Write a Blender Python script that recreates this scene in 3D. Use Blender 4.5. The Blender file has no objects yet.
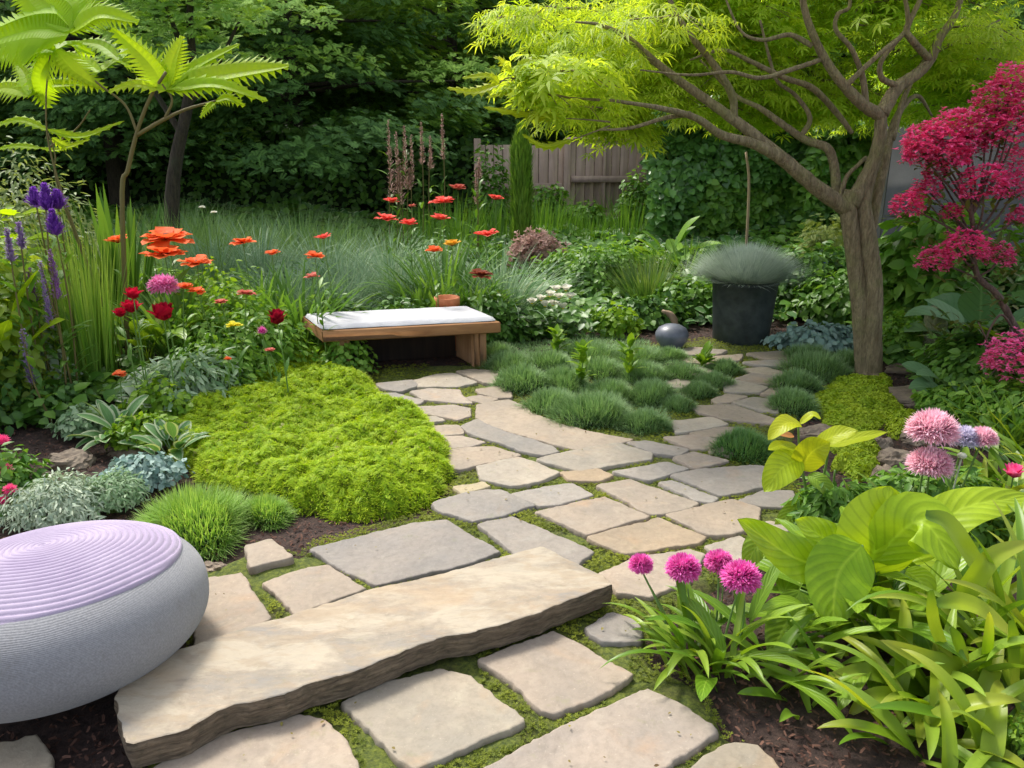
import bpy, math, random
import numpy as np
from mathutils import Vector
R = math.radians
PI = math.pi
SC = bpy.context.scene
COL = SC.collection
random.seed(7)
rng = np.random.default_rng(11)

# ------------------------------------------------------------------ camera, sky, sun, exposure
CAMZ, PITCH, FPX = 1.65, R(17.5), 804.0
cam = bpy.data.objects.new('camera', bpy.data.cameras.new('camera'))
COL.objects.link(cam)
cam.location = (0, 0, CAMZ)
cam.rotation_euler = (PI/2 - PITCH, 0, 0)
cam.data.sensor_width = 36
cam.data.lens = FPX/1024*36
cam.data.clip_start = 0.05
cam.data.clip_end = 1000
SC.camera = cam

SUN_TO = Vector((-0.42, 0.55, 1.0)).normalized()
world = bpy.data.worlds.new('World')
SC.world = world
world.use_nodes = True
wn = world.node_tree
bg = wn.nodes['Background']
sky = wn.nodes.new('ShaderNodeTexSky')
sky.sky_type = 'NISHITA'
sky.sun_disc = False
sky.sun_elevation = math.asin(SUN_TO.z)
sky.sun_rotation = math.atan2(SUN_TO.x, SUN_TO.y)
sky.air_density = 1.0
sky.dust_density = 3.0
sky.ozone_density = 0.6
hs = wn.nodes.new('ShaderNodeHueSaturation'); hs.inputs['Saturation'].default_value = 0.5      # a hazy, milky sky
wn.links.new(sky.outputs['Color'], hs.inputs['Color']); wn.links.new(hs.outputs['Color'], bg.inputs['Color'])
bg.inputs['Strength'].default_value = 0.15
sun = bpy.data.objects.new('sun', bpy.data.lights.new('sun', 'SUN'))
COL.objects.link(sun)
sun.data.energy = 1.75
sun.data.angle = R(12)
sun.data.color = (1.0, 0.95, 0.86)
sun.rotation_euler = (-SUN_TO).to_track_quat('-Z', 'Y').to_euler()
SC.view_settings.view_transform = 'Standard'
SC.view_settings.look = 'None'
SC.view_settings.exposure = 1.08
SC.view_settings.gamma = 1
SC.render.engine = 'CYCLES'
SC.cycles.use_denoising = True
SC.cycles.max_bounces = 7
SC.cycles.diffuse_bounces = 4
SC.cycles.transmission_bounces = 4
SC.cycles.use_adaptive_sampling = True

# ------------------------------------------------------------------ pixel -> world
CP, SP = math.cos(PITCH), math.sin(PITCH)
def ray(px, py):
    x = (px-512)/FPX; y = (384-py)/FPX
    return Vector((x, CP + y*SP, -SP + y*CP))
def G(px, py, z=0.0):
    d = ray(px, py); t = (z-CAMZ)/d.z
    return Vector((d.x*t, d.y*t, z))
def D(px, py, Y):
    d = ray(px, py); t = Y/d.y
    return Vector((d.x*t, Y, CAMZ + d.z*t))

# ------------------------------------------------------------------ numpy helpers
def smooth(t):
    t = np.clip(t, 0, 1); return t*t*(3-2*t)
def _h(ix, iy, s):
    n = (ix*374761393 + iy*668265263 + s*144665) & 0xffffffff
    n = ((n ^ (n >> 13))*1274126177) & 0xffffffff
    return ((n ^ (n >> 16)) & 0xffff)/65535.0
def vn(x, y, s=0):
    x = np.asarray(x, float); y = np.asarray(y, float)
    ix = np.floor(x).astype(np.int64); iy = np.floor(y).astype(np.int64)
    fx = smooth(x-ix); fy = smooth(y-iy)
    a = _h(ix, iy, s); b = _h(ix+1, iy, s); c = _h(ix, iy+1, s); d = _h(ix+1, iy+1, s)
    return (a*(1-fx)+b*fx)*(1-fy) + (c*(1-fx)+d*fx)*fy
def gz(x, y):
    x = np.asarray(x, float); y = np.asarray(y, float)
    return (0.32*smooth((y-7.0)/4.5) + 0.14*smooth((-x-1.9)/1.4)*smooth((y-3.2)/2.2)
            + 0.10*smooth((x-2.3)/1.2)*smooth((y-3.4)/2.0))
def inpoly(P, x, y):
    P = np.asarray(P)[:, :2]; n = len(P); c = np.zeros(x.shape, bool)
    for i in range(n):
        x0, y0 = P[i]; x1, y1 = P[(i+1) % n]
        if y0 == y1: continue
        c ^= ((y0 > y) != (y1 > y)) & (x < (x1-x0)*(y-y0)/(y1-y0)+x0)
    return c
def dpoly(P, x, y):
    P = np.asarray(P)[:, :2]; n = len(P); d = np.full(x.shape, 1e9)
    for i in range(n):
        a = P[i]; b = P[(i+1) % n]; ab = b-a; L = max(ab@ab, 1e-12)
        t = np.clip(((x-a[0])*ab[0]+(y-a[1])*ab[1])/L, 0, 1)
        d = np.minimum(d, np.hypot(x-a[0]-t*ab[0], y-a[1]-t*ab[1]))
    return d
def sample_poly(P, n):
    P = np.asarray(P)[:, :2]; lo = P.min(0); hi = P.max(0); X = []; Y = []; k = 0
    while k < n:
        x = rng.uniform(lo[0], hi[0], n*2); y = rng.uniform(lo[1], hi[1], n*2)
        m = inpoly(P, x, y); X.append(x[m]); Y.append(y[m]); k += m.sum()
    return np.concatenate(X)[:n], np.concatenate(Y)[:n]
def crom(pts, n):
    P = np.array([list(p) for p in pts], float)
    P = np.vstack([2*P[0]-P[1], P, 2*P[-1]-P[-2]]); m = len(P)-3
    out = []
    for u in np.linspace(0, m, n):
        i = min(int(u), m-1); t = u-i; a, b, c, d = P[i:i+4]
        out.append(.5*((2*b)+(-a+c)*t+(2*a-5*b+4*c-d)*t*t+(-a+3*b-3*c+d)*t**3))
    return np.array(out)
def unit(a):
    return a/np.maximum(np.linalg.norm(a, axis=-1, keepdims=True), 1e-9)

# ------------------------------------------------------------------ mesh collector
class Geo:
    def __init__(s):
        s.V = []; s.L = []; s.C = []; s.D = []; s.M = []; s.n = 0
    def raw(s, V, L, C, Dt=None, m=0):
        V = np.asarray(V, float).reshape(-1, 3)
        s.V.append(V); s.L.append(np.asarray(L, np.int64)+s.n); s.C.append(np.asarray(C, np.int64))
        s.D.append(np.zeros((len(V), 3)) if Dt is None else np.asarray(Dt, float).reshape(-1, 3))
        s.M.append(np.full(len(C), m)); s.n += len(V)
    def add(s, V, F, Dt=None, m=0):
        s.raw(V, [i for f in F for i in f], [len(f) for f in F], Dt, m)
    def grid(s, P, closed=False, Dt=None, m=0):           # P (a, b, 3)
        a, b = P.shape[:2]; i = np.arange(a-1)[:, None]; j = np.arange(b if closed else b-1)[None]
        j2 = (j+1) % b
        q = np.stack([i*b+j, i*b+j2, (i+1)*b+j2, (i+1)*b+j], -1).reshape(-1)
        s.raw(P.reshape(-1, 3), q, np.full(len(q)//4, 4), Dt, m)
    def tube(s, pts, rad, sides=8, n=None, knob=0.0, m=0, cap=True):
        n = n or max(3, len(pts)*3); P = crom(pts, n) if len(pts) > 2 else np.linspace(list(pts[0]), list(pts[-1]), n)
        r = np.interp(np.linspace(0, 1, n), np.linspace(0, 1, len(rad)), rad)
        T = unit(np.gradient(P, axis=0)); ref = np.array([0.3, -1, 0.1]) if abs(T[0][1]) < .8 else np.array([1., 0, 0])
        A = unit(np.cross(T, ref)); B = np.cross(T, A); th = np.linspace(0, 2*PI, sides, endpoint=False)
        k = 1 + knob*(rng.random((n, sides))-.5)
        Q = P[:, None]+(A[:, None]*np.cos(th)[None, :, None]+B[:, None]*np.sin(th)[None, :, None])*(r[:, None]*k)[..., None]
        sx = np.broadcast_to(np.linspace(0, 1, n)[:, None], (n, sides))
        s.grid(Q, True, np.stack([np.full(sx.shape, .5), sx, sx*0], -1), m)
        if cap:
            b = s.n - n*sides
            s.raw(np.zeros((0, 3)), np.arange(b, b+sides)[::-1]-s.n, [sides], None, m)
            s.raw(np.zeros((0, 3)), np.arange(b+(n-1)*sides, b+n*sides)-s.n, [sides], None, m)
    def lathe(s, prof, c, seg=48, M=None, m=0, wob=None):
        p = np.array(prof, float); th = np.linspace(0, 2*PI, seg, endpoint=False)
        r = p[:, :1]*np.ones(seg)
        if wob is not None: r = r*wob(th)[None]
        Q = np.stack([r*np.cos(th), r*np.sin(th), np.broadcast_to(p[:, 1:2], r.shape)], -1)
        if M is not None: Q = Q@np.array(M).T
        s.grid(Q+np.array(list(c)), True, None, m)
    def box(s, c, size, ax=None, bev=0.0, m=0):
        c = np.array(list(c)); h = np.array(size)/2; A = np.eye(3) if ax is None else np.array(ax)
        b = min(bev, h.min()*.9)
        V = []; F = []
        if b <= 0:
            for i in (-1, 1):
                for j in (-1, 1):
                    for k in (-1, 1): V.append((i*h[0], j*h[1], k*h[2]))
            F = [(0, 1, 3, 2), (4, 6, 7, 5), (0, 4, 5, 1), (2, 3, 7, 6), (0, 2, 6, 4), (1, 5, 7, 3)]
        else:
            idx = {}
            for i in (-1, 1):
                for j in (-1, 1):
                    for k in (-1, 1):
                        for a in range(3):
                            v = [i*(h[0]-b), j*(h[1]-b), k*(h[2]-b)]; v[a] += (i, j, k)[a]*b
                            idx[(i, j, k, a)] = len(V); V.append(v)
            for a in range(3):
                o = [q for q in range(3) if q != a]
                for sg in (-1, 1):
                    f = []
                    for (u, w) in ((-1, -1), (1, -1), (1, 1), (-1, 1)):
                        k = [0, 0, 0]; k[a] = sg; k[o[0]] = u; k[o[1]] = w; f.append(idx[(*k, a)])
                    F.append(f)
                for u in (-1, 1):
                    for w in (-1, 1):
                        k1 = [0, 0, 0]; k1[a] = -1; k1[o[0]] = u; k1[o[1]] = w; k2 = list(k1); k2[a] = 1
                        F.append([idx[(*k1, o[0])], idx[(*k2, o[0])], idx[(*k2, o[1])], idx[(*k1, o[1])]])
            for i in (-1, 1):
                for j in (-1, 1):
                    for k in (-1, 1): F.append([idx[(i, j, k, a)] for a in range(3)])
        s.add(np.array(V)@A+c, F, None, m)
    def scatter(s, T, loc, nrm, size, rnd=None, az=None, m=0, sy=None):
        tV, tL, tC, tS = T; N = len(loc); loc = np.asarray(loc, float)
        if rnd is None: rnd = rng.random(N)
        if az is None: az = rng.uniform(0, 2*PI, N)
        n = unit(np.asarray(nrm, float)); h = np.stack([np.cos(az), np.sin(az), np.zeros(N)], -1)
        y = unit(h-(h*n).sum(-1, keepdims=True)*n); x = np.cross(y, n)
        sz = np.broadcast_to(size, (N,))
        Q = tV[None]*sz[:, None, None]
        if sy is not None: Q = Q*np.array([1, sy, 1])
        V = loc[:, None]+Q[..., :1]*x[:, None]+Q[..., 1:2]*y[:, None]+Q[..., 2:]*n[:, None]
        k = len(tV); L = (tL[None]+np.arange(N)[:, None]*k).reshape(-1)
        Dt = np.stack([np.broadcast_to(rnd[:, None], (N, k)), np.broadcast_to(tS[:, 0], (N, k)), np.broadcast_to(tS[:, 1], (N, k))], -1)
        s.raw(V, L, np.tile(tC, N), Dt, m)
    def blades(s, base, az, tilt, length, width, bend, S=4, K=1, prof=None, fold=0.0, tw=0.0, rnd=None, m=0, pw=1.3, wave=0.0):
        base = np.asarray(base, float); N = len(base)
        B = lambda a: np.broadcast_to(np.asarray(a, float), (N,))
        az, tilt, length, width, bend, tw = map(B, (az, tilt, length, width, bend, tw))
        if rnd is None: rnd = rng.random(N)
        t = np.linspace(0, 1, S+1); ang = tilt[:, None]+bend[:, None]*t[None]**pw
        am = .5*(ang[:, 1:]+ang[:, :-1]); ds = (length/S)[:, None]; z0 = np.zeros((N, 1))
        hx = np.concatenate([z0, np.cumsum(np.sin(am)*ds, 1)], 1); hz = np.concatenate([z0, np.cumsum(np.cos(am)*ds, 1)], 1)
        H = np.stack([np.cos(az), np.sin(az), 0*az], -1)[:, None]; Z = np.array([0, 0, 1.])
        P = base[:, None]+H*hx[..., None]+Z*hz[..., None]
        nr = -np.cos(ang)[..., None]*H+np.sin(ang)[..., None]*Z
        sd = np.broadcast_to(np.stack([-np.sin(az), np.cos(az), 0*az], -1)[:, None], nr.shape)
        ta = (tw[:, None]*t[None])[..., None]; sd, nr = sd*np.cos(ta)+nr*np.sin(ta), nr*np.cos(ta)-sd*np.sin(ta)
        w = width[:, None]*(prof or P_GRASS)(t)[None]
        u = np.linspace(-1, 1, K+1)
        V = P[:, :, None]+sd[:, :, None]*(w[..., None]*u)[..., None]+nr[:, :, None]*(fold*w[..., None]*np.abs(u))[..., None]
        if wave: V = V+nr[:, :, None]*(wave*w[..., None]*np.abs(u)*np.sin(t[:, None]*14+rnd[:, None, None]*30+u*2))[..., None]
        a = (np.arange(S)[:, None]*(K+1)+np.arange(K)[None]).reshape(-1)
        q = np.stack([a, a+1, a+K+2, a+K+1], -1).reshape(-1); k = (S+1)*(K+1)
        L = (q[None]+np.arange(N)[:, None]*k).reshape(-1)
        Dt = np.stack([np.broadcast_to(rnd[:, None, None], (N, S+1, K+1)), np.broadcast_to(t[:, None], (N, S+1, K+1)),
                       np.broadcast_to(u, (N, S+1, K+1))], -1)
        s.raw(V, L, np.full(N*S*K, 4), Dt, m)
    def leaf(s, pts, width, prof, hint=(0, 0, 1), S=14, K=6, fold=.25, wave=.06, rnd=None, m=0, curl=0.0):
        P = crom(pts, S+1); T = unit(np.gradient(P, axis=0)); sd = unit(np.cross(T, np.array(hint, float))); nr = np.cross(sd, T)
        t = np.linspace(0, 1, S+1); u = np.linspace(-1, 1, K+1); w = width*prof(t); r = random.random() if rnd is None else rnd
        off = (fold*np.abs(u)-curl*u*u)[None]*w[:, None]+wave*width*np.abs(u)[None]*np.sin(t[:, None]*13+r*40+u[None]*2.5)
        V = P[:, None]+sd[:, None]*(w[:, None]*u)[..., None]+nr[:, None]*off[..., None]
        Dt = np.stack([np.full((S+1, K+1), r), np.broadcast_to(t[:, None], (S+1, K+1)), np.broadcast_to(u, (S+1, K+1))], -1)
        s.grid(V, False, Dt, m)
    def build(s, name, mats, parent=None, smoothf=True, origin=None):
        V = np.concatenate(s.V); L = np.concatenate(s.L); C = np.concatenate(s.C); Dt = np.concatenate(s.D); M = np.concatenate(s.M)
        o0 = np.zeros(3)
        if parent is not None:
            q = parent
            while q is not None: o0 = o0+np.array(q.location); q = q.parent
        elif origin is not None: o0 = np.array(list(origin))
        me = bpy.data.meshes.new(name); me.vertices.add(len(V)); me.vertices.foreach_set('co', (V-o0).astype(np.float32).ravel())
        me.loops.add(len(L)); me.loops.foreach_set('vertex_index', L.astype(np.int32))
        me.polygons.add(len(C)); st = np.concatenate([[0], np.cumsum(C)[:-1]]).astype(np.int32)
        me.polygons.foreach_set('loop_start', st)
        me.polygons.foreach_set('material_index', M.astype(np.int32))
        me.polygons.foreach_set('use_smooth', np.full(len(C), bool(smoothf)))
        at = me.attributes.new('d', 'FLOAT_VECTOR', 'POINT'); at.data.foreach_set('vector', Dt.astype(np.float32).ravel())
        me.update(calc_edges=True); me.validate()
        for q in (mats if isinstance(mats, (list, tuple)) else [mats]): me.materials.append(q)
        ob = bpy.data.objects.new(name, me); COL.objects.link(ob)
        if parent is not None: ob.parent = parent
        elif origin is not None: ob.location = origin
        return ob

def ovate(t): return (t**.55*(1-t)**.75)/.46
P_GRASS = lambda t: (1-t)**.8*(.75+.25*np.minimum(1, t*5))+.02
P_STRAP = lambda t: np.minimum(1, .45+t*2)*(1-t**4)**.8+.01
P_OVATE = lambda t: ovate(np.clip(t, 0, 1))+.01
def P_HOSTA(p=.4): return lambda t: np.where(t < p, .06, 0)+np.where(t >= p, ovate(np.clip((t-p)/(1-p), 0, 1))+.03, 0)
P_ROUND = lambda t: (np.clip(t, 0, 1)**.6*(1-np.clip(t, 0, 1)**5)**.5)+.02
P_HEART = lambda t: np.clip((np.minimum(t*5, 1))**.5*(1-t**1.7)**.75, 0, 1.2)+.01

def tmpl(V, F, S=None):
    V = np.array(V, float); S = np.zeros((len(V), 2)) if S is None else np.array(S, float)
    return (V, np.array([i for f in F for i in f]), np.array([len(f) for f in F]), S)
def t_leaf(w=.3, dip=.06, droop=.12):
    V = [(0, 0, 0), (-w*.9, .33, dip*.9), (-w*.75, .66, dip-droop*.4), (0, 1, -droop), (w*.75, .66, dip-droop*.4), (w*.9, .33, dip*.9), (0, .33, -.01), (0, .66, -droop*.5)]
    F = [(0, 6, 1), (0, 5, 6), (1, 6, 7, 2), (6, 5, 4, 7), (2, 7, 3), (7, 4, 3)]
    return tmpl(V, F, [(v[1], max(-1, min(1, v[0]/w))) for v in V])
def t_palm(n=7, spread=2.3, w=.10, droop=.2):
    V = [(0, 0, 0)]; F = []
    for i in range(n):
        a = (i/(n-1)-.5)*2*spread; L = 1-.35*abs(i/(n-1)-.5)*2
        d = np.array([math.sin(a), math.cos(a)]); p = np.array([d[1], -d[0]])
        k = len(V)
        for q, z in ((d*L*.5-p*w, .02), (d*L, -droop), (d*L*.5+p*w, .02)): V.append((q[0], q[1], z))
        F.append((0, k, k+1, k+2))
    return tmpl(V, F, [(math.hypot(v[0], v[1]), 0) for v in V])
def t_spray(n=5, lw=.13, ll=.42, droop=.22):
    V = []; F = []
    for i in range(n*2+1):
        if i == n*2: o, a = .62, 0
        else: o, a = .08+.6*(i//2)/n, (1 if i % 2 else -1)*R(62-18*(i//2)/n)
        l = ll*(1-.35*(i//2)/n); d = np.array([math.sin(a), math.cos(a)]); p = np.array([d[1], -d[0]])
        b = np.array([0, o]); k = len(V)
        for q, f in ((b, 0), (b+d*l*.5-p*lw*.5, .5), (b+d*l, 1), (b+d*l*.5+p*lw*.5, .5)):
            V.append((q[0], q[1], -droop*(q[1]**2+.6*q[0]**2)))
        F.append((k, k+1, k+2, k+3))
    return tmpl(V, F, [(min(1, math.hypot(v[0], v[1])), 0) for v in V])
def t_star(n=5, w=.22):
    V = []; F = []
    for i in range(n):
        a = 2*PI*i/n+.3*(i % 2); d = np.array([math.cos(a), math.sin(a)]); p = np.array([-d[1], d[0]]); k = len(V)
        V += [(0, 0, 0), (*(d*.5-p*w), .35), (*d, .45+.2*(i % 2)), (*(d*.5+p*w), .35)]; F.append((k, k+1, k+2, k+3))
    return tmpl(V, F, [(math.hypot(v[0], v[1]), 0) for v in V])
T_LEAF = t_leaf(); T_ROUND = t_leaf(.42, .08, .1); T_THIN = t_leaf(.15, .03, .2); T_PALM = t_palm(); T_SPRAY = t_spray(); T_STAR = t_star()
T_FINE = t_spray(6, .07, .36, .3); T_LACE = t_palm(7, 1.9, .055, .3)

# ------------------------------------------------------------------ materials
def nmat(name):
    m = bpy.data.materials.new(name); m.use_nodes = True; t = m.node_tree
    return m, t, t.nodes['Principled BSDF'], t.nodes['Material Output']
def N(t, kind, **kw):
    n = t.nodes.new(kind)
    for k, v in kw.items():
        if k in n.inputs: n.inputs[k].default_value = v
        else: setattr(n, k, v)
    return n
def mix(t, fac, a, b, mode='MIX'):
    n = t.nodes.new('ShaderNodeMix'); n.data_type = 'RGBA'; n.blend_type = mode
    for s, v in ((0, fac), (6, a), (7, b)):
        if isinstance(v, (int, float)): n.inputs[s].default_value = v
        elif isinstance(v, tuple): n.inputs[s].default_value = (*v[:3], 1)
        else: t.links.new(v, n.inputs[s])
    return n.outputs[2]
def ramp(t, src, stops):
    n = t.nodes.new('ShaderNodeValToRGB'); e = n.color_ramp.elements
    while len(e) < len(stops): e.new(.5)
    for i, (p, c) in enumerate(stops):
        e[i].position = p; e[i].color = (*c, 1) if isinstance(c, tuple) else (c, c, c, 1)
    t.links.new(src, n.inputs[0]); return n.outputs[0]
def noise(t, scale, detail=4, rough=.6, co='Object', dist=0, vec=None):
    n = t.nodes.new('ShaderNodeTexNoise'); n.inputs['Scale'].default_value = scale
    n.inputs['Detail'].default_value = detail; n.inputs['Roughness'].default_value = rough; n.inputs['Distortion'].default_value = dist
    if vec is None:
        c = t.nodes.new('ShaderNodeTexCoord'); vec = c.outputs[co]
    t.links.new(vec, n.inputs['Vector']); return n.outputs['Fac']
def math_(t, op, a, b=0.0):
    n = t.nodes.new('ShaderNodeMath'); n.operation = op
    for i, v in enumerate((a, b)):
        if isinstance(v, (int, float)): n.inputs[i].default_value = v
        else: t.links.new(v, n.inputs[i])
    return n.outputs[0]
def bump(t, h, strength, dist, normal=None):
    b = t.nodes.new('ShaderNodeBump'); b.inputs['Strength'].default_value = strength; b.inputs['Distance'].default_value = dist
    t.links.new(h, b.inputs['Height'])
    if normal is not None: t.links.new(normal, b.inputs['Normal'])
    return b.outputs['Normal']
def leafmat(name, c1, c2, tip=None, root=None, edge=None, tr=.4, rough=.5, vein=0.0, spec=.3, trc=None, mottle=0.0):
    m, t, p, out = nmat(name)
    a = t.nodes.new('ShaderNodeAttribute'); a.attribute_name = 'd'
    sx = t.nodes.new('ShaderNodeSeparateXYZ'); t.links.new(a.outputs['Vector'], sx.inputs[0])
    col = mix(t, sx.outputs[0], c1, c2)
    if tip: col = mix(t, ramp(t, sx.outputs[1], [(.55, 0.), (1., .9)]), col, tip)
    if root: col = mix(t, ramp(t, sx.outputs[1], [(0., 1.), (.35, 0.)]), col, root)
    if edge: col = mix(t, ramp(t, math_(t, 'ABSOLUTE', sx.outputs[2]), [(.62, 0.), (.72, 1.)]), col, edge)
    if mottle: col = mix(t, ramp(t, noise(t, 9, 4), [(.4, 0.), (.7, mottle)]), col, tuple(min(1, c*1.8+.02) for c in c2))
    if vein:
        col = mix(t, ramp(t, math_(t, 'ADD', sx.outputs[1], math_(t, 'MULTIPLY', noise(t, 30, 3), .08)), [(1.0, 0.), (1.03, .8)]), col, (.22, .14, .04))
        col = mix(t, ramp(t, noise(t, 120, 4, .7), [(.60, 0.), (.72, .35)]), col, tuple(c*.6 for c in c1))
        w = math_(t, 'ADD', math_(t, 'MULTIPLY', sx.outputs[1], 62.), math_(t, 'MULTIPLY', math_(t, 'ABSOLUTE', sx.outputs[2]), -16.))
        sv = math_(t, 'SINE', w); mid = ramp(t, math_(t, 'ABSOLUTE', sx.outputs[2]), [(0., 1.), (.09, 0.)])
        col = mix(t, math_(t, 'MULTIPLY', ramp(t, sv, [(.55, 0.), (1., 1.)]), .35*vein), col, tuple(c*.55 for c in c1))
        col = mix(t, math_(t, 'MULTIPLY', mid, .5*vein), col, tuple(min(1, c*1.5+.05) for c in c2))
        t.links.new(bump(t, sv, .35*vein, .002), p.inputs['Normal'])
    t.links.new(col, p.inputs['Base Color']); p.inputs['Roughness'].default_value = rough
    p.inputs['Specular IOR Level'].default_value = spec
    if tr:
        tl = t.nodes.new('ShaderNodeBsdfTranslucent')
        t.links.new(mix(t, 1., col, trc or (1.25, 1.15, .45), 'MULTIPLY'), tl.inputs['Color'])
        mx = t.nodes.new('ShaderNodeMixShader'); mx.inputs[0].default_value = tr
        t.links.new(p.outputs[0], mx.inputs[1]); t.links.new(tl.outputs[0], mx.inputs[2]); t.links.new(mx.outputs[0], out.inputs['Surface'])
    return m
def petal(name, c1, c2, root=None, tr=.35):
    return leafmat(name, c1, c2, root=root, tr=tr, rough=.6, spec=.15, trc=(1.1, 1.0, 1.0))
def plain(name, c, rough=.6, c2=None, sc=20, bstr=.2, bd=.003, spec=.4, metal=0.0, det=5):
    m, t, p, out = nmat(name); nz = noise(t, sc, det)
    if c2: t.links.new(mix(t, ramp(t, nz, [(.35, 0.), (.65, 1.)]), c, c2), p.inputs['Base Color'])
    else: p.inputs['Base Color'].default_value = (*c, 1)
    p.inputs['Roughness'].default_value = rough; p.inputs['Metallic'].default_value = metal; p.inputs['Specular IOR Level'].default_value = spec
    if bstr: t.links.new(bump(t, nz, bstr, bd), p.inputs['Normal'])
    return m

def stone_material(name, strat=False):
    m, t, p, out = nmat(name)
    oi = t.nodes.new('ShaderNodeObjectInfo'); tc = t.nodes.new('ShaderNodeTexCoord')
    add = t.nodes.new('ShaderNodeVectorMath'); add.operation = 'ADD'
    t.links.new(tc.outputs['Object'], add.inputs[0])
    sc_ = t.nodes.new('ShaderNodeVectorMath'); sc_.operation = 'SCALE'; cmb = t.nodes.new('ShaderNodeCombineXYZ')
    for i in range(3): t.links.new(math_(t, 'MULTIPLY', oi.outputs['Random'], 17.0+i*9), cmb.inputs[i])
    t.links.new(cmb.outputs[0], add.inputs[1]); v = add.outputs[0]
    mp = t.nodes.new('ShaderNodeMapping'); t.links.new(v, mp.inputs[0])
    if strat:
        mp.inputs['Rotation'].default_value = (0, 0, R(-22)); mp.inputs['Scale'].default_value = (1.1, 2.4, 3.0)
    big = noise(t, 2.2 if strat else 2.6, 6, .6, vec=mp.outputs[0], dist=.6 if strat else .3); fine = noise(t, 38, 6, .7, vec=v); mid = noise(t, 9, 5, .6, vec=mp.outputs[0], dist=.8)
    c = mix(t, ramp(t, big, [(.32, 0.), (.68, 1.)]), (.255, .235, .205), (.35, .30, .24))
    c = mix(t, ramp(t, mid, [(.52, 0.), (.72, .7)]), c, (.38, .345, .285))
    c = mix(t, ramp(t, noise(t, 4.2, 4, .6, vec=mp.outputs[0], dist=.5), [(.58, 0.), (.75, .5)]), c, (.38, .26, .16))
    c = mix(t, ramp(t, noise(t, 6.5, 5, .65, vec=v), [(.56, 0.), (.72, .35)]), c, (.27, .26, .24))
    c = mix(t, ramp(t, fine, [(.3, .40), (.55, 0.)]), c, (.17, .15, .12)); c = mix(t, ramp(t, noise(t, 70, 3, .8, vec=v), [(.62, 0.), (.70, .5)]), c, (.45, .41, .34))
    c = mix(t, ramp(t, noise(t, 15, 5, .75, vec=v), [(.60, 0.), (.72, .35)]), c, (.22, .23, .11)); c = mix(t, ramp(t, noise(t, 3.1, 7, .72, vec=v, dist=1.0), [(.60, 0.), (.68, .22)]), c, (.20, .18, .15))
    if strat:
        st = noise(t, 3.4, 8, .62, vec=mp.outputs[0], dist=.35)
        c = mix(t, ramp(t, st, [(.48, 0.), (.58, .6)]), c, (.44, .40, .33)); c = mix(t, ramp(t, noise(t, 1.6, 6, .6, vec=mp.outputs[0], dist=.5), [(.52, 0.), (.68, .5)]), c, (.38, .27, .165))
        c = mix(t, ramp(t, st, [(.34, .75), (.46, 0.)]), c, (.225, .225, .225)); c = mix(t, ramp(t, noise(t, 7, 7, .65, vec=mp.outputs[0], dist=.4), [(.52, 0.), (.60, .4)]), c, (.30, .24, .17))
    c = mix(t, 1.0, c, oi.outputs['Color'], 'MULTIPLY')
    t.links.new(c, p.inputs['Base Color'])
    t.links.new(ramp(t, mid, [(.3, .62), (.7, .85)]), p.inputs['Roughness']); p.inputs['Specular IOR Level'].default_value = .3
    n1 = bump(t, big, .5, .03); n2 = bump(t, mid, .55, .010, n1); n3 = bump(t, fine, .35, .003, n2)
    t.links.new(n3, p.inputs['Normal'])
    return m

MT = {}
MT['stone'] = stone_material('flagstone'); MT['slab'] = stone_material('layered_sandstone', True)
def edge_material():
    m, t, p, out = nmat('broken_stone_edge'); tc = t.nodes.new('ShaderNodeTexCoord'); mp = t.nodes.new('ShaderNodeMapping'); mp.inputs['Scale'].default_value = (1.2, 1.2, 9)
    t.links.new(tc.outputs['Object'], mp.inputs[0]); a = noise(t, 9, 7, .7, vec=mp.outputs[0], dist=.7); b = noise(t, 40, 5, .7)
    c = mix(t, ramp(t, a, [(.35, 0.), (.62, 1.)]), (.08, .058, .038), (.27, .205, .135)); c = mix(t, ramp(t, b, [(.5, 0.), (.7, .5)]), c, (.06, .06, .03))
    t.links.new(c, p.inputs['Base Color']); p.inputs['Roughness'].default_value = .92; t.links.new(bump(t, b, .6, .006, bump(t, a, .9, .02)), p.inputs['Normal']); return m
MT['rough'] = edge_material()  # broken slab sides, their brown darkened to stand in for front-face shade
MT['rock'] = plain('rock', (.16, .12, .09), .8, (.30, .24, .17), 7, .7, .03)
def soil_material():
    m, t, p, out = nmat('mulch_soil'); a = noise(t, 30, 8, .7); b = noise(t, 3, 4)
    c = mix(t, ramp(t, a, [(.35, 0.), (.65, 1.)]), (.018, .010, .008), (.075, .042, .032)); c = mix(t, ramp(t, b, [(.45, 0.), (.7, .4)]), c, (.05, .033, .02))
    t.links.new(c, p.inputs['Base Color']); p.inputs['Roughness'].default_value = .95; t.links.new(bump(t, a, .9, .02), p.inputs['Normal']); return m
MT['soil'] = soil_material()
MT['chip'] = leafmat('bark_chips', (.045, .022, .016), (.16, .085, .06), tr=0, rough=.9, spec=.15)
def moss_material():
    m, t, p, out = nmat('moss'); a = noise(t, 60, 6, .7); b = noise(t, 5, 4)
    c = mix(t, ramp(t, a, [(.35, 0.), (.65, 1.)]), (.035, .055, .008), (.15, .18, .02)); c = mix(t, ramp(t, b, [(.5, 0.), (.7, .7)]), c, (.07, .055, .025))
    t.links.new(c, p.inputs['Base Color']); p.inputs['Roughness'].default_value = .95; t.links.new(bump(t, a, 1., .01), p.inputs['Normal']); return m
MT['moss'] = moss_material()
MT['mossleaf'] = leafmat('moss_leaf', (.10, .14, .012), (.30, .34, .03), tr=.3, rough=.7)
MT['bark'] = None
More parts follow.
